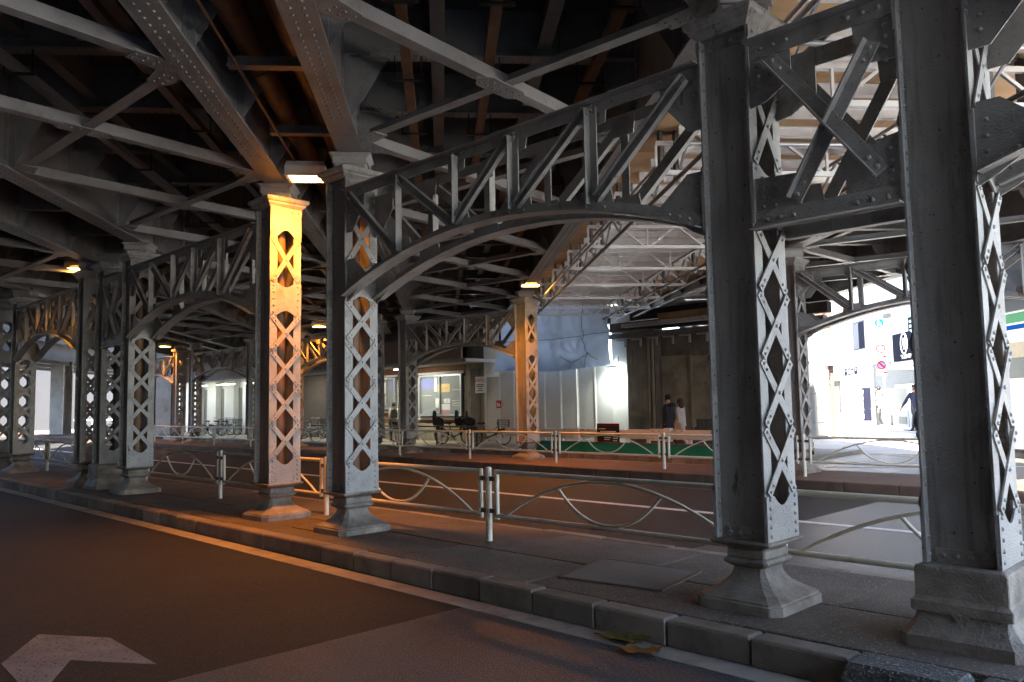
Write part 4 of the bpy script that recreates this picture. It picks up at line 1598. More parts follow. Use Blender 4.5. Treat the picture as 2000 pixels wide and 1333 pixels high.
def bicycle(loc, rz, label, frame='black', seat=None, basket=False, back_seat=False, wr=.30, det=True):
    t = thing('bicycle', label, 'bicycle', loc, rz, None)
    wb = 1.08
    for nm, x in (('rear_wheel', 0), ('front_wheel', wb)):
        w_ = obj(nm, MB().tube(ring_pts((x, 0, wr), wr - .02, None), .022, 6, True), 'rubber', t)
        obj('rim', MB().tube(ring_pts((x, 0, wr), wr - .055, None), .012, 5, True), 'galv', w_)
        sp = MB()
        for i in range(14):
            a = 2 * math.pi * i / 14
            sp.bar((x, (-.02, .02)[i % 2], wr), (x + math.cos(a) * (wr - .05), 0, wr + math.sin(a) * (wr - .05)), .005, .005, (0, 1, .01))
        sp.tube([(x, -.05, wr), (x, .05, wr)], .025, 8)
        obj('spokes', sp, 'galv', w_)
        obj('mudguard', MB().tube([V((x + math.cos(a) * (wr + .02), 0, wr + math.sin(a) * (wr + .02))) for a in [R(q) for q in range(10 if x == 0 else 40, 176, 15)]], .018, 5), frame, t)
    bb = (.46, 0, .28)
    seat_top = (.30, 0, .78)
    head_t, head_b = (wb - .22, 0, .86), (wb - .16, 0, .62)
    fr = MB()
    fr.tube([(.30, 0, .80), (.34, 0, .68), bb], .018, 8)
    fr.tube([bb, (.75, 0, .40), head_b], .024, 8)
    fr.tube([(.36, 0, .55), (.72, 0, .56), (wb - .18, 0, .70)], .016, 8)
    fr.tube([head_t, head_b], .024, 8)
    for sg in (-.05, .05):
        fr.tube([bb, (0, sg, wr)], .012, 6)
        fr.tube([(.34, sg * .4, .62), (0, sg, wr)], .010, 6)
        fr.tube([head_b, (wb - .10, sg, .52), (wb, sg, wr)], .013, 6)
    obj('frame', fr, frame, t)
    hb = MB().tube([head_t, (wb - .25, 0, 1.0)], .014, 6)
    hb.tube([(wb - .50, .27, 1.02), (wb - .38, .25, 1.03), (wb - .25, .1, 1.0), (wb - .25, -.1, 1.0), (wb - .38, -.25, 1.03), (wb - .50, -.27, 1.02)], .012, 6)
    obj('handlebar', hb, 'galv', t)
    obj('saddle', MB().rings([[V((x, y * wd, z)) for y, z in ((-1, .80), (-.8, .855), (0, .87), (.8, .855), (1, .80), (0, .79))] for x, wd in ((.12, .09), (.18, .11), (.28, .09), (.40, .035))], True, True), 'black', t)
    ck = MB().tube(ring_pts(bb, .08, None, 14), .012, 5, True)
    ck.bar((bb[0], -.06, bb[2]), (bb[0] + .13, -.06, bb[2] - .09), .02, .015, (0, 1, 0)).box(bb[0] + .08, bb[0] + .18, -.15, -.06, bb[2] - .11, bb[2] - .085)
    ck.bar((bb[0], .06, bb[2]), (bb[0] - .13, .06, bb[2] + .09), .02, .015, (0, 1, 0))
    obj('crank', ck, 'galv_dark', t)
    st_ = MB().tube([(0, .09, wr), (-.06, .14, .02), (-.06, -.14, .02), (0, -.09, wr)], .01, 6)
    obj('stand', st_, 'galv', t)
    rk = MB().bar((-.32, 0, .68), (.28, 0, .68), .12, .015)
    rk.tube([(-.1, .05, .67), (0, .05, wr)], .008, 5).tube([(-.1, -.05, .67), (0, -.05, wr)], .008, 5)
    obj('carrier', rk, 'galv_dark', t)
    if basket:
        bk = MB()
        x0_, x1_, y_ = wb - .18, wb + .22, .19
        for z, e in ((.68, -.04), (.76, -.025), (.84, -.012), (.92, 0), (.95, .005)):
            c = [(x0_ - e, -y_ - e, z), (x1_ + e, -y_ - e, z), (x1_ + e, y_ + e, z), (x0_ - e, y_ + e, z)]
            for i in range(4):
                bk.bar(c[i], c[(i + 1) % 4], .008, .008)
        for i in range(9):
            q = i / 8
            for y in (-1, 1):
                bk.bar((x0_ + (x1_ - x0_) * q, y * (y_ - .04), .68), (x0_ + (x1_ - x0_) * q, y * y_, .95), .005, .005, (1, 0, 0))
            for x in (x0_, x1_):
                bk.bar((x, -y_ + 2 * y_ * q, .68), (x, -y_ + 2 * y_ * q, .95), .005, .005, (1, 0, 0))
        bk.box(x0_, x1_, -y_ + .04, y_ - .04, .675, .685)
        obj('basket', bk, 'black', t)
    for on, x, s_ in ((seat, wb - .28, 1), (back_seat, -.12, 1)):
        if on:
            sh = MB()
            sh.rings([[V((x + a * .17, b * .17, z)) for a, b in ((-1, -1), (.9, -1), (1, 0), (.9, 1), (-1, 1), (-1.05, 0))] for z in (.72, .80)])
            sh.rings([[V((x - .20 + .03 * k_, y, z)) for y, z in ((-.18 + .02 * k_, .8), (-.19 + .03 * k_, 1.05), (-.13, 1.28 - .02 * k_), (0, 1.34 - .02 * k_), (.13, 1.28 - .02 * k_), (.19 - .03 * k_, 1.05), (.18 - .02 * k_, .8))] for k_ in (0, 1, 2)], True, False)
            for sg in (-1, 1):
                sh.rings([[V((xx, sg * yy, z)) for xx, z in ((x - .17, .8), (x + .14, .8), (x + .12, .98), (x - .12, 1.08))] for yy in (.165, .19)])
                sh.box(x + .02, x + .09, sg * .19 - .03, sg * .19 + .03, .45, .74)
            obj('child_seat', sh, 'black', t)
    return t


bicycle((onz(838, 869, .15).x + .2, 20.3, .15), R(30), 'black bicycle with front and rear child seats by the poster case', 'black', True, False, True)
bicycle((onz(922, 872, .15).x - .2, 20.15, .15), R(38), 'black bicycle with a wire basket and rear child seat by the pillar notice', 'black', False, True, True)
bicycle((onz(752, 862, .15).x, 20.4, .15), R(20), 'grey bicycle parked beside the person with the backpack', 'galv', False, True)
bicycle((onz(602, 857, .15).x, 20.7, .15), R(25), 'lone silver bicycle before the dark shutter', 'alu', False, True)
for i, u in enumerate((392, 412, 428, 446, 462)):
    tag(bicycle((onz(u, 851, .15).x, 20.6 + .2 * (i % 2), .15), R(70 + 9 * i), 'slim bicycle in the row before the white shop pillars', ('black', 'galv_dark', 'sign_navy', 'black', 'galv')[i], False, i % 2 == 0), group='bicycles before the white shop')


# ================================================================ people
def person(label, loc, rz, h, joints, bonemat, name='person'):
    """joints: name -> (x forward, y left, z up, radius) in units of height; bones with materials"""
    t = thing(name, label, 'person', loc, rz)
    names = list(joints)
    me = bpy.data.meshes.new('body')
    pts = [V(joints[k][:3]) * h for k in names]
    edges = [(names.index(a), names.index(b)) for a, b, m in bonemat]
    me.from_pydata([tuple(p) for p in pts], edges, [])
    o = bpy.data.objects.new('body', me)
    COL.objects.link(o)
    md = o.modifiers.new('skin', 'SKIN')
    md.use_smooth_shade = True
    sv = me.skin_vertices[0].data
    for i, k in enumerate(names):
        r = joints[k][3]
        r = r if isinstance(r, tuple) else (r, r)
        sv[i].radius = (r[0] * h, r[1] * h)
        sv[i].use_root = k == 'pelvis'
    s2 = o.modifiers.new('sub', 'SUBSURF')
    s2.levels = s2.render_levels = 1
    dg = bpy.context.evaluated_depsgraph_get()
    new = bpy.data.meshes.new_from_object(o.evaluated_get(dg))
    bpy.data.objects.remove(o)
    ml = []
    for a, b, m in bonemat:
        if m not in ml:
            ml.append(m)
    new.materials.clear()
    for m in ml:
        new.materials.append(MATS[m])
    for f in new.polygons:
        f.use_smooth = True
        best, bi = 9, 0
        for (ia, ib), (a, b, m) in zip(edges, bonemat):
            p, q = pts[ia], pts[ib]
            d = q - p
            tt = max(0, min(1, (f.center - p).dot(d) / max(d.length_squared, 1e-9)))
            ds = (f.center - p - d * tt).length - .5 * h * ((joints[a][3] if not isinstance(joints[a][3], tuple) else joints[a][3][0]) * (1 - tt) + (joints[b][3] if not isinstance(joints[b][3], tuple) else joints[b][3][0]) * tt)
            if ds < best:
                best, bi = ds, ml.index(m)
        f.material_index = bi
    bo = bpy.data.objects.new('body', new)
    COL.objects.link(bo)
    bo.parent = t
    return t


def figure(label, loc, rz, h, top, leg, shoe, hairm, stride=.10, swing=.08, long_hair=False, coat=None, lean=.0, arm_bend=.06, hairlong=0):
    J = dict(pelvis=(0, 0, .53, .072), waist=(.0 + lean * .3, 0, .62, .066), chest=(lean * .7, 0, .73, (.075, .09)), neck0=(lean, 0, .825, .04), neck=(lean + .005, 0, .86, .032), head=(lean + .018, 0, .915, (.058, .05)), crown=(lean + .01, 0, .965, (.05, .045)),
             nose=(lean + .072, 0, .905, .010))
    B = [('pelvis', 'waist', top), ('waist', 'chest', top), ('chest', 'neck0', top), ('neck0', 'neck', 'skin'), ('neck', 'head', 'skin'), ('head', 'crown', hairm), ('head', 'nose', 'skin')]
    for sd, sg, st in (('l', 1, 1), ('r', -1, -1)):
        J['sh' + sd] = (lean, sg * .095, .795, .045)
        J['el' + sd] = (lean - st * swing, sg * .125, .63, .034)
        J['wr' + sd] = (lean - st * swing * 1.2 + arm_bend, sg * .12, .495, .023)
        J['ha' + sd] = (lean - st * swing * 1.2 + arm_bend * 1.3, sg * .115, .455, .022)
        J['fi' + sd] = (lean - st * swing * 1.2 + arm_bend * 1.6, sg * .108, .425, .013)
        J['th' + sd] = (lean - st * swing * 1.2 + arm_bend * 1.5 + .02, sg * .095, .455, .009)
        B += [('chest', 'sh' + sd, top), ('sh' + sd, 'el' + sd, top), ('el' + sd, 'wr' + sd, top), ('wr' + sd, 'ha' + sd, 'skin'), ('ha' + sd, 'fi' + sd, 'skin'), ('ha' + sd, 'th' + sd, 'skin')]
        fx = st * stride
        J['hi' + sd] = (0, sg * .05, .50, .062)
        J['kn' + sd] = (fx * .55 + .02, sg * .055, .285, .042)
        J['an' + sd] = (fx - (.03 if st < 0 else 0), sg * .055, .05 + (.02 if st < 0 else 0), .027)
        J['to' + sd] = (fx + .085, sg * .06, .018, .022)
        B += [('pelvis', 'hi' + sd, leg), ('hi' + sd, 'kn' + sd, leg), ('kn' + sd, 'an' + sd, leg), ('an' + sd, 'to' + sd, shoe)]
    t = person(label, loc, rz, h, J, B)
    hr = MB().ico((h * (lean - .004), 0, h * .945), h * .060, h * .054, h * .052, 12, 8)
    if hairlong:
        hr.rings([[V((h * (lean - .03 + .04 * math.cos(a) * w1), h * (.052 * math.sin(a) * w1), h * z)) for a in [2 * math.pi * q / 10 for q in range(10)]] for z, w1 in ((.95 - hairlong, .7), (.90 - hairlong * .4, 1.1), (.93, 1.05), (.96, .8))], True, True)
    obj('hair', hr, hairm, t)
    if coat:
        z1, flare, cm = coat
        rs = []
        for i in range(7):
            q = i / 6
            z = z1 + (.80 - z1) * q
            wv = (.115 + flare * (1 - q)) if q < .9 else .095
            rs.append([V((h * (lean * q + (.085 + flare * .8 * (1 - q)) * math.cos(a)), h * wv * math.sin(a), h * (z - .006 * math.cos(3 * a)))) for a in [2 * math.pi * k_ / 16 for k_ in range(16)]])
        obj('coat', MB().rings(rs, True, True), cm, t)
    return t


def backpack(t, h, m='black', lean=0):
    obj('backpack', MB().rings([[V((x * h, y * h, z * h)) for y, z in ((-.07, .60), (-.08, .72), (-.06, .80), (0, .825), (.06, .80), (.08, .72), (.07, .60), (0, .59))] for x in (-.17, -.15, -.09, -.07)], True, False), m, t)
    mb = MB()
    for sg in (-1, 1):
        mb.tube([V((-.07, sg * .055, .80)) * h, V((.0, sg * .07, .835)) * h, V((.085, sg * .065, .76)) * h, V((.07, sg * .075, .66)) * h, V((-.06, sg * .07, .61)) * h], .012 * h, 5)
    obj('strap', mb, m, t)


FACE_L = R(180)
P = V((-14.15, 20.45, .15))
pm_ = onwall(1306, 830, V((0, 20.4, 0)), V((0, 1, 0)))
t = figure('man in a dark navy hooded coat walking beside a woman in white', (pm_.x, 20.4, .15), FACE_L, 1.74, 'coat_navy', 'cloth_dark', 'black', 'hair', .12, .06, coat=(.40, .03, 'coat_navy'))
obj('hood', MB().ico((-.07 * 1.74, 0, .81 * 1.74), .13, .15, .07, 10, 6), 'coat_navy', t)
pw_ = onwall(1329, 830, V((0, 20.75, 0)), V((0, 1, 0)))
t = figure('woman in a white top and trousers with a beige handbag', (pw_.x, 20.75, .15), FACE_L, 1.62, 'cloth_white', 'cloth_white', 'bag_tan', 'hair_brown', .10, .05, coat=(.47, .015, 'cloth_white'), hairlong=.17)
bag = MB().rings([[V((x, y, z)) for x, z in ((-.17, .66), (.17, .66), (.14, .88), (-.14, .88))] for y in (.22, .34)])
obj('handbag', bag, 'bag_tan', t, (-.08, .0, 0))
obj('bag_handle', MB().tube([(-.17 + .03 * 0, .28, .88), (-.14, .28, 1.0), (-.02, .28, 1.0), (.01, .28, .88)], .012, 6), 'bag_tan', t)
pb = onz(770, 862, .15)
t = figure('person in a beige coat with a black backpack walking past the display cases', (wx_(769, 830, 20.9).x, 20.9, .15), R(150), 1.70, 'cloth_beige', 'cloth_dark', 'black', 'hair', .08, .06, coat=(.50, .02, 'cloth_beige'))
backpack(t, 1.70)
t = figure('dim figure in dark clothes standing by the white entrance', (wx_(326, 830, 20.6).x, 20.6, .15), R(200), 1.70, 'cloth_dark', 'cloth_dark', 'black', 'hair', .03, .03)

# ================================================================ sunlit side street
P1, P2 = onz(1618, 822, PZ), onz(1800, 838, PZ)
FD = (P2 - P1).normalized()
FN = V((FD.y, -FD.x, 0))
FROT = math.atan2(FD.y, FD.x)


def fac(u, v, off=0.):
    q = onwall(u, v, P1 + FN * off, FN) - P1
    return q.dot(FD), q.z


LB = (P2 - P1).length
wb_ = thing('white_building', 'sunlit white corner building with a soba shop door and a tiled side', 'building', P1, FROT)
gx0 = fac(1708, 780)[0]
ztl = fac(1740, 706)[1]
obj('wall', MB().box(-9, gx0, 0, 8, 0, 11), 'facade', wb_)
obj('tiled_wall', MB().box(gx0 + .002, LB + 9, 0.03, 8, 0, ztl), 'tile_grey', wb_)
obj('upper_wall', MB().box(gx0 + .002, LB + 9, 0, 8, ztl + .003, 11), 'facade', wb_)
zz = fac(1680, 700)[1]
obj('string_course', MB().box(-9, LB + 9, -.06, -.002, ztl - .02, ztl + .08), 'facade', wb_)
a, b = fac(1665, 632), fac(1691, 682)
wn = obj('window', MB().box(a[0], b[0], -.02, -.003, b[1], a[1]), 'win_frame', wb_)
obj('pane', MB().box((a[0] + b[0]) / 2 + .05, b[0] - .08, -.03, -.021, b[1] + .08, a[1] - .08), 'sign_navy', wn)
obj('pane', MB().box(a[0] + .08, (a[0] + b[0]) / 2 - .05, -.03, -.021, b[1] + .08, a[1] - .08), 'win_pale', wn)
obj('sill', MB().box(a[0] - .1, b[0] + .1, -.14, -.003, b[1] - .1, b[1] - .003), 'galv', wn)
a, b = fac(1627, 640), fac(1636, 688)
wn = obj('window', MB().box(a[0], b[0], -.02, -.003, b[1], a[1]), 'shutter', wb_)
a, b = fac(1622, 746), fac(1645, 828)
dr = obj('door', MB().box(a[0], b[0], -.06, -.003, 0, a[1]), 'timber_dark', wb_)
obj('door_leaf', MB().box(a[0] + .45 * (b[0] - a[0]), b[0] - .1, -.08, -.061, .02, a[1] - .3), 'shutter', dr)
obj('curtain', MB().box(a[0] + .1, b[0] - .1, -.1, -.081, a[1] - .9, a[1] - .5), 'poster_yellow', dr)
obj('lintel', MB().box(a[0] - .1, b[0] + .1, -.12, -.003, a[1] + .003, a[1] + .25), 'galv', wb_)
a = fac(1662, 725)
text('富士そば', .62, 'sign_navy', wb_, (a[0], -.02, a[1]), (R(90), 0, 0), .01)
a, b = fac(1634, 826), fac(1706, 812)
mb = MB()
for i in range(9):
    x = fac(1650 + i * 6, 820)[0]
    mb.box(x, x + .16, -.3, -.1, 0, .5)
obj('planters', mb, 'stone_white', wb_, kind='stuff')
a, b = fac(1695, 758), fac(1703, 822)
sb = thing('sign_board', 'tall dark framed white sign board on the soba shop wall', 'sign', P1 + FD * a[0], FROT)
obj('frame', MB().box(0, b[0] - a[0], -.3, -.02, b[1], a[1]), 'sign_navy', sb)
obj('face', MB().box(.06, (b[0] - a[0]) * .7, -.31, -.301, b[1] + .1, a[1] - .1), 'poster_white', sb)
for i in range(4):
    z = b[1] + .3 + i * (a[1] - b[1] - .5) / 4
    obj('print_line', MB().box(.18, .34, -.318, -.312, z, z + .2), 'black', sb)
# dental sign on the corner
a, b = fac(1745, 655, .5), fac(1800, 700, .5)
dn = thing('clinic_sign', 'navy clinic sign with a white tooth emblem and telephone number', 'sign', P1 + FD * a[0] + FN * .5, FROT)
w2, h2 = b[0] - a[0], a[1] - b[1]
z0 = b[1]
obj('panel', MB().box(0, w2, -.06, .1, z0, z0 + h2), 'sign_navy', dn)
obj('corner', MB().plate([(w2 * .72, h2), (w2, h2), (w2, h2 * .5)], (0, -.065, z0), (1, 0, 0), (0, 0, 1), .008), 'poster_white', dn)
cx, cz = w2 * .46, z0 + h2 * .60
mb = MB().tube([(cx + h2 * .30 * math.cos(q * .2618), -.07, cz + h2 * .36 * math.sin(q * .2618)) for q in range(24)], h2 * .028, 6, True)
obj('emblem_ring', mb, 'poster_white', dn)
tooth = [(-.55, .75), (-.25, .9), (0, .72), (.25, .9), (.55, .75), (.62, .3), (.42, -.3), (.3, -.9), (.12, -.85), (0, -.3), (-.12, -.85), (-.3, -.9), (-.42, -.3), (-.62, .3)]
obj('tooth_emblem', MB().plate([(x * h2 * .24, y * h2 * .24) for x, y in tooth], (cx, -.066, cz), (1, 0, 0), (0, 0, 1), .01), 'poster_white', dn)
text('℡03-3525-4884', h2 * .20, 'poster_white', dn, (w2 * .5, -.066, z0 + h2 * .13), (R(90), 0, 0), .003, sx=.82)
a, b = fac(1775, 621, .4), fac(1796, 653, .4)
gs = thing('hanging_sign', 'small dark green shop sign above the clinic sign', 'sign', P1 + FD * a[0] + FN * .4, FROT)
obj('panel', MB().box(0, b[0] - a[0] + 1.0, -.05, .05, b[1], a[1]), 'sign_green', gs)
for i in range(3):
    z = b[1] + .15 + i * (a[1] - b[1]) / 4
    obj('print_line', MB().box(.15, .5, -.058, -.051, z, z + .1), 'poster_white', gs)
a, b = fac(1748, 700, .2), fac(1796, 712, .2)
mb = MB().tube([(fac(1738, 690)[0], -.2, fac(1738, 690)[1]), (fac(1739, 706)[0], -.2, fac(1739, 712)[1]), (fac(1748, 718)[0], -.2, fac(1748, 718)[1]), (fac(1800, 718)[0], -.2, fac(1800, 718)[1])], .09, 8)
obj('vent_pipe', mb, 'white', wb_)
obj('sign_bracket', MB().box(a[0], b[0], -.35, -.005, b[1], a[1]), 'white', wb_)
a = fac(1757, 617)
cc = thing('security_camera', 'white security camera on an arm on the white building', 'camera', P1 + FD * a[0], FROT)
obj('arm', MB().tube([(.5, -.02, a[1] + .5), (.5, -.5, a[1] + .5), (.3, -.5, a[1] + .15)], .03, 6), 'white', cc)
obj('body', MB().box(-.25, .25, -.62, -.42, a[1] - .08, a[1] + .1), 'black', cc)
# vending machines and posters
for i, (u0, u1, v0, v1, m, lab) in enumerate(((1737, 1757, 760, 832, 'vend_white', 'white vending stand with a blue poster by the sign pole'), (1757, 1766, 776, 832, 'sign_navy', 'narrow white vending machine with a navy panel'),
                                           (1768, 1800, 752, 835, 'vend_white', 'tall white vending machine behind the running person'))):
    a, b = fac(u0, v0, .3), fac(u1, v1, .3)
    t = thing('vending_machine', lab, 'vending machine', P1 + FD * a[0] + FN * .2, FROT)
    wd = b[0] - a[0]
    obj('cabinet', MB().box(0, wd, -.5, .15, 0, a[1]), 'vend_white', t)
    obj('front_panel', MB().box(.08, wd - .08, -.52, -.501, .1, a[1] * .42), 'vend_blue' if i != 1 else 'sign_navy', t)
    obj('window', MB().box(.1, wd - .1, -.515, -.501, a[1] * .55, a[1] * .92), 'poster_white' if i != 2 else 'shutter', t)
    obj('slot', MB().box(wd * .2, wd * .8, -.53, -.521, .2, .5), 'poster_white' if i == 0 else 'black', t)
# sign pole with four plates
bp_ = onz(1731, 838, PZ)
dist = 31.0 / 36.0
pp = CAM + (bp_ - CAM) * .93
pp.z = streetz(pp.y)
sp = thing('sign_pole', 'white pole carrying pedestrian, speed limit and no-parking signs', 'sign', pp)
vn = V((pp.x, pp.y, 0)).normalized()
ru = V((vn.y, -vn.x, 0))


def onp(u, v):
    q = onwall(u, v, pp, vn) - pp
    return q.dot(ru), q.z


SROT = math.atan2(ru.y, ru.x)
sp.rotation_euler = (0, 0, SROT)
obj('pole', MB().tube([(onp(1729, 800)[0], .06, 0), (onp(1727, 740)[0], .06, onp(1727, 738)[1]), (onp(1717, 620)[0], .06, onp(1717, 615)[1])], .04, 10), 'white', sp)
UX, UZ = V((1, 0, 0)), V((0, 0, 1))
c = onp(1717, 631)
rr_ = (onp(1726, 631)[0] - onp(1708, 631)[0]) / 2
pl = obj('pedestrian_plate', disc(MB(), (c[0], 0, c[1]), UX, UZ, rr_, .012), 'sign_blue', sp)
kk = rr_ / .36
obj('pictogram', MB().plate([(x * kk, z * kk) for x, z in ((-.13, -.24), (.0, -.24), (.02, .1), (-.02, .2), (-.11, .2), (-.14, .1))], (c[0], -.01, c[1]), UX, UZ, .004).plate([(x * kk, z * kk) for x, z in ((.05, -.24), (.15, -.24), (.14, -.05), (.1, .02), (.06, -.05))], (c[0], -.01, c[1]), UX, UZ, .004).ico((c[0] - .065 * kk, -.01, c[1] + .26 * kk), .05 * kk, .003, .05 * kk, 10, 4), 'poster_white', pl)
c2 = onp(1718, 655)
pl = obj('text_plate', MB().box(c2[0] - rr_ * .9, c2[0] + rr_ * .9, -.006, .006, c2[1] - rr_ * 1.25, c2[1] + rr_ * 1.25), 'poster_white', sp)
text('通学路を\n除く 7-8', .17, 'black', pl, (c2[0], -.008, c2[1]), (R(90), 0, 0), .001) if False else None
mb = MB()
for i, z in enumerate((.30, .10, -.10)):
    for k_ in range(4):
        e_ = rr_ / .30
        mb.box(c2[0] + (-.24 + k_ * .13) * e_, c2[0] + (-.24 + k_ * .13 + random.uniform(.05, .09)) * e_, -.01, -.0065, c2[1] + (z - .05) * e_, c2[1] + (z + random.uniform(.0, .05)) * e_)
obj('lettering', mb, 'black', pl, kind='stuff')
c3 = onp(1720, 681)
pl = obj('speed_plate', disc(MB(), (c3[0], 0, c3[1]), UX, UZ, rr_, .012), 'poster_white', sp)
obj('red_ring', MB().tube([(c3[0] + rr_ * .88 * math.cos(q * .2618), -.008, c3[1] + rr_ * .88 * math.sin(q * .2618)) for q in range(24)], rr_ * .17, 6, True), 'sign_red', pl)
text('30', rr_ * 1.15, 'sign_navy', pl, (c3[0], -.009, c3[1]), (R(90), 0, 0), .002)
for u, v in ((1721, 697), (1722, 728)):
    c4 = onp(u, v)
    pl = obj('arrow_plate', MB().box(c4[0] - rr_, c4[0] + rr_, -.006, .006, c4[1] - .11, c4[1] + .11), 'poster_white', sp)
    obj('arrow', MB().box(c4[0] - rr_ * .7, c4[0] + rr_ * .5, -.01, -.0065, c4[1] - .02, c4[1] + .02).plate([(0, .07), (0, -.07), (.14, 0)], (c4[0] + rr_ * .5, -.008, c4[1]), UX, UZ, .004), 'sign_red', pl)
c5 = onp(1722, 713)
pl = obj('no_parking_plate', disc(MB(), (c5[0], 0, c5[1]), UX, UZ, rr_, .012), 'sign_blue', sp)
mb = MB().tube([(c5[0] + rr_ * .88 * math.cos(q * .2618), -.008, c5[1] + rr_ * .88 * math.sin(q * .2618)) for q in range(24)], rr_ * .17, 6, True)
mb.bar((c5[0] - rr_ * .6, -.01, c5[1] + rr_ * .6), (c5[0] + rr_ * .6, -.01, c5[1] - rr_ * .6), .08, .006, (0, 1, 0))
obj('red_ring', mb, 'sign_red', pl)


# people on the sunny street: scaled by their height in view
def street_person(u, vf, z, *a, **k_):
    q = onz(u, vf, z)
    return figure(a[0], q, a[1], *a[2:], **k_)


t = street_person(1719, 837, .42, 'man in a pale hooded top and black trousers with a navy backpack', R(215), 1.72, 'cloth_grey', 'cloth_dark', 'cloth_white', 'hair', .06, .04)
backpack(t, 1.72, 'cloth_blue')
t = street_person(1789, 842, .42, 'person in a navy jacket and dark trousers hurrying by the vending machines', R(250), 1.72, 'cloth_blue', 'coat_navy', 'black', 'hair', .15, .12, arm_bend=.12)

# stone corner and brick edge left of the white building
q0 = onz(1598, 850, .35)
pr = thing('stone_corner', 'pale stone corner pier edged in red brick beside the side street', 'pier', (q0.x, q0.y, .3), RROT - R(90))
wq = 26 / F_PX * (q0 - CAM).length
for i in range(8):
    obj('stone_block', MB().rectloft(wq * .55, .5, [(0, i * .52, .05), (0, i * .52 + .505, .05)]), 'stone_white', pr)
obj('brick_edge', MB().box(wq * .56, wq * .95, -.4, 3, 0, 6.5), 'brick_right', pr)
obj('plinth', MB().rectloft(wq * .6, .55, [(0, -.3, .05), (0, -.01, .05)]), 'kerb_brown', pr)
obj('upper_wall', MB().box(-wq * 4, wq * .55, -.2, 3, 4.2, 7), 'brick_right', pr)
ub = onwall(1618, 687, q0, RD)
t = thing('meter_box', 'pale utility box on the brick edge', 'box', onwall(1617, 690, q0 - RD * .5, RD))
t.rotation_euler = (0, 0, RROT - R(90))
obj('box', MB().box(-.18, .18, -.15, .15, -.45, .45), 'white_rail', t)
obj('cable', MB().tube([(0, 0, -.45), (.05, .02, -.8), (-.06, 0, -1.05), (.04, 0, -1.2)], .02, 5), 'black', t)
for u in (1577, 1587):
    q = onz(u, 897, .03)
    t = thing('marker_post', 'short yellow and black striped post at the foot of the column', 'post', q, 0, 'striped posts')
    for i in range(4):
        obj('band', MB().tube([(0, 0, i * .115), (0, 0, (i + 1) * .115 - .001)], .05, 10), 'yellow' if i % 2 == 0 else 'black', t)
# building across the street seen past the square-footed column
q1, q2 = onz(1935, 872, .3), onz(2120, 890, .3)
d2 = (q2 - q1).normalized()
f2 = math.atan2(d2.y, d2.x)
cs = thing('shop_building', 'corner shop with green, white and blue fascia bands below grey siding', 'building', q1, f2)
n2 = V((d2.y, -d2.x, 0))


def f2z(v):
    return (onwall(1975, v, q1, n2)).z - .3


z8 = [f2z(v) for v in (880, 850, 740, 700, 670, 645, 632, 610, 480)]
for (za, zb, m, nm) in ((0, z8[1], 'white', 'base'), (z8[1], z8[2], 'white', 'shop_window'), (z8[2], z8[3], 'poster_grey', 'dark_band'), (z8[3], z8[4], 'cloth_beige', 'beige_band'), (z8[4], z8[5], 'poster_white', 'fascia_white'),
                        (z8[5], z8[5] + .12, 'sign_blue', 'fascia_blue'), (z8[5] + .12, z8[6], 'poster_white', 'fascia_white'), (z8[6], z8[6] + .25, 'poster_green', 'fascia_green'), (z8[6] + .25, z8[7], 'poster_white', 'fascia_white'), (z8[7], z8[8] + 5, 'shutter', 'siding')):
    obj(nm, MB().box(-1, 14, 0, 8, za + .002, zb), m, cs)
obj('window', MB().box(.5, 3.0, -.04, -.002, z8[7] + .4, z8[7] + 2.0), 'glass_dark', cs)
text('24', .4, 'sign_navy', cs, (1.5, -.02, z8[1] + .4), (R(90), 0, 0), .01) if False else None

# ================================================================ bright street at the far left
ls = thing('pale_building', 'pale sunlit building with a glass roof slope at the end of the road', 'building', (-92, 14, 0), R(-62))
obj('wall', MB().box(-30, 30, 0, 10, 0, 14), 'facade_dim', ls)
obj('roof_slope', MB().plate([(-6, 3), (8, 3), (2, 11), (-1, 11)], (0, -.2, 0), (1, 0, 0), (0, 0, 1), .2), 'win_pale', ls)
for i in range(9):
    obj('window', MB().box(-26 + i * 6, -23 + i * 6, -.1, -.002, 5, 7.5), 'glass_dark', ls)
for i in range(5):
    obj('shop_door', MB().box(-22 + i * 9, -19 + i * 9, -.12, -.002, .1, 3), 'brick_right' if i % 2 else 'shutter', ls)
aw = thing('awning', 'blue shop awning on the pale building across the bright street', 'awning', (-88, 12, 3.2), R(-62))
obj('canvas', MB().rings([[V((x, 0, .8)), V((x, -1.2, .2)), V((x, -1.2, -.1)), V((x, 0, -.05))] for x in (-5, 4)]), 'awning', aw)
obj('rod', MB().tube([(-5, -1.2, -.1), (-5, -.01, -1.0)], .03, 6), 'galv', aw)
sgn = thing('lit_sign', 'yellow shop sign seen through the lattice at the end of the road', 'sign', (-80, 3.5, 4.2), R(-62))
obj('panel', MB().box(-1.2, 1.2, -.1, .1, -1.2, 1.2), 'yellow', sgn)
obj('post', MB().tube([(0, .2, -4.2), (0, .2, 1)], .08, 8), 'galv', sgn)
nbz = thing('next_bridge', 'dark deck of the next bridge over the end of the road', 'bridge', W(5, -29, 4.7), RROT)
obj('deck_slab', MB().box(0, 75, -7, 0, .9, 1.4), 'deck_dark', nbz)
for yy in (-.3, -2.4, -4.6, -6.7):
    obj('girder', MB().box(0, 75, yy - .02, yy + .02, .03, .9).box(0, 75, yy - .2, yy + .2, 0, .03), 'deck_dark', nbz)
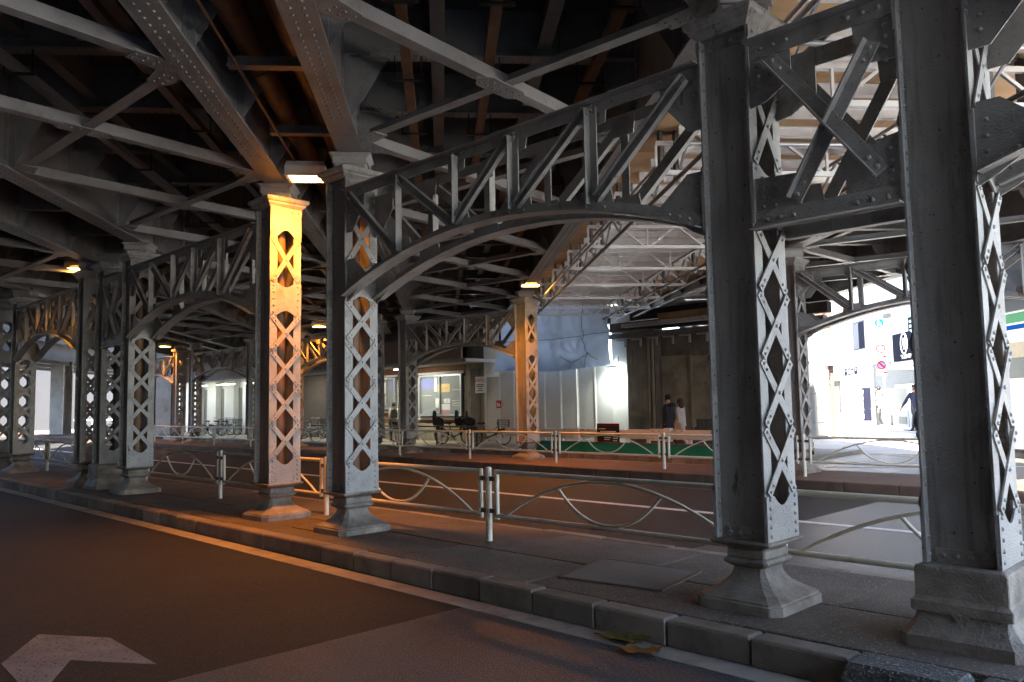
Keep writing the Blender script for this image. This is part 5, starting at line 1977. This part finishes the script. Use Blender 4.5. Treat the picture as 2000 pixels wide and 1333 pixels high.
# plain steel columns of the next bridge
for u0, lab in ((292, 'plain dark steel column at the end of the road, wider than its neighbour'), (326, 'plain dark steel column at the end of the road, nearer the dim figure'), (118, 'plain steel column at the end of the road seen past the lattice pair')):
    q = onz(u0, 846, .0)
    q = CAM + (q - CAM) * .8
    t = thing('plain_column', lab, 'column', (q.x, q.y, 0), R(35))
    w_ = .48
    for sg in (-1, 1):
        obj('flange', MB().box(-w_, w_, sg * .4 - .03, sg * .4 + .03, .25, 5.6), 'steel_under', t)
    obj('web_plate', MB().box(-.03, .03, -.37, .37, .25, 5.6), 'steel_under', t)
    obj('foot', MB().rectloft(.6, .6, [(.1, 0, .05), (.1, .15, .05), (0, .25, .05)]), 'timber_dark', t)
for i, u in enumerate((196, 214, 232, 250, 268, 352, 362)):
    q = onz(u, 842, 0)
    q = CAM + (q - CAM) * .95
    tag(bicycle((q.x, q.y, 0), R(20 + 40 * i), 'small parked bicycle on the bright street at the end of the road', ('galv', 'black', 'poster_white')[i % 3]), group='bicycles on the bright street')
t = thing('street_rail', 'white railing along the bright street at the end of the road', 'railing', onz(180, 838, 0), R(40))
obj('top_rail', MB().tube([(-6, 0, .85), (18, 0, .85)], .05, 6), 'white', t)
for i in range(9):
    obj('post', MB().tube([(-6 + i * 3, 0, 0), (-6 + i * 3, 0, .85)], .05, 6), 'white', t)
q = onz(350, 846, 0)
figure('distant person in black riding clothes on the bright street', (q.x * .9, q.y * .9, 0), R(20), 1.7, 'cloth_dark', 'cloth_dark', 'black', 'hair', .05, .05)

# unseen block added behind the camera to cut the light from there
nb = thing('shade_block', 'unseen brown brick block added behind the camera to cut light', 'building', (-20, -9, 0))
obj('wall', MB().box(-40, 64, -8, 0, 0, 9), 'brick_dark', nb)
obj('string_course', MB().box(-40, 64, .001, .12, 3.4, 3.7), 'concrete', nb)

# ================================================================ fallen leaves
def leaf(loc, rz, sc_, m, lab, seed):
    rnd = random.Random(seed)
    lobes = 5
    pts = []
    for i in range(30):
        a = 2 * math.pi * i / 30
        r = (.105 + .022 * math.cos(lobes * a) + rnd.uniform(-.006, .006)) * sc_
        pts.append((r * math.cos(a) * 1.3, r * math.sin(a) * .8))
    vs = [V((0, 0, .02))] + [V((x, y, .010 + .9 * x * x / sc_ + .2 * abs(y) * sc_ + rnd.uniform(0, .010))) for x, y in pts]
    mb = MB()
    mb.add(vs, [(0, i + 1, (i + 1) % 30 + 1) for i in range(30)], True)
    t = thing('fallen_leaf', lab, 'leaf', loc, rz)
    obj('blade', mb, m, t)
    obj('stalk', MB().tube([(-.03 * sc_, 0, .012), (-.16 * sc_, .03, .02), (-.22 * sc_, .05, .012)], .004, 5), 'leaf_brown', t)


leaf(onz(1212, 1252, .004), .3, 1.0, 'leaf', 'greenish fallen leaf on the kerb line', 1)
leaf(onz(1246, 1256, .004), 1.9, .9, 'leaf', 'dull green curled fallen leaf touching the kerb line', 2)
leaf(onz(1240, 1277, .004), 3.4, .75, 'leaf_brown', 'brown fallen leaf on the grey asphalt', 3)
leaf(onz(1276, 1276, .004), 5.0, .6, 'leaf_brown', 'small orange brown fallen leaf on the grey asphalt', 4)
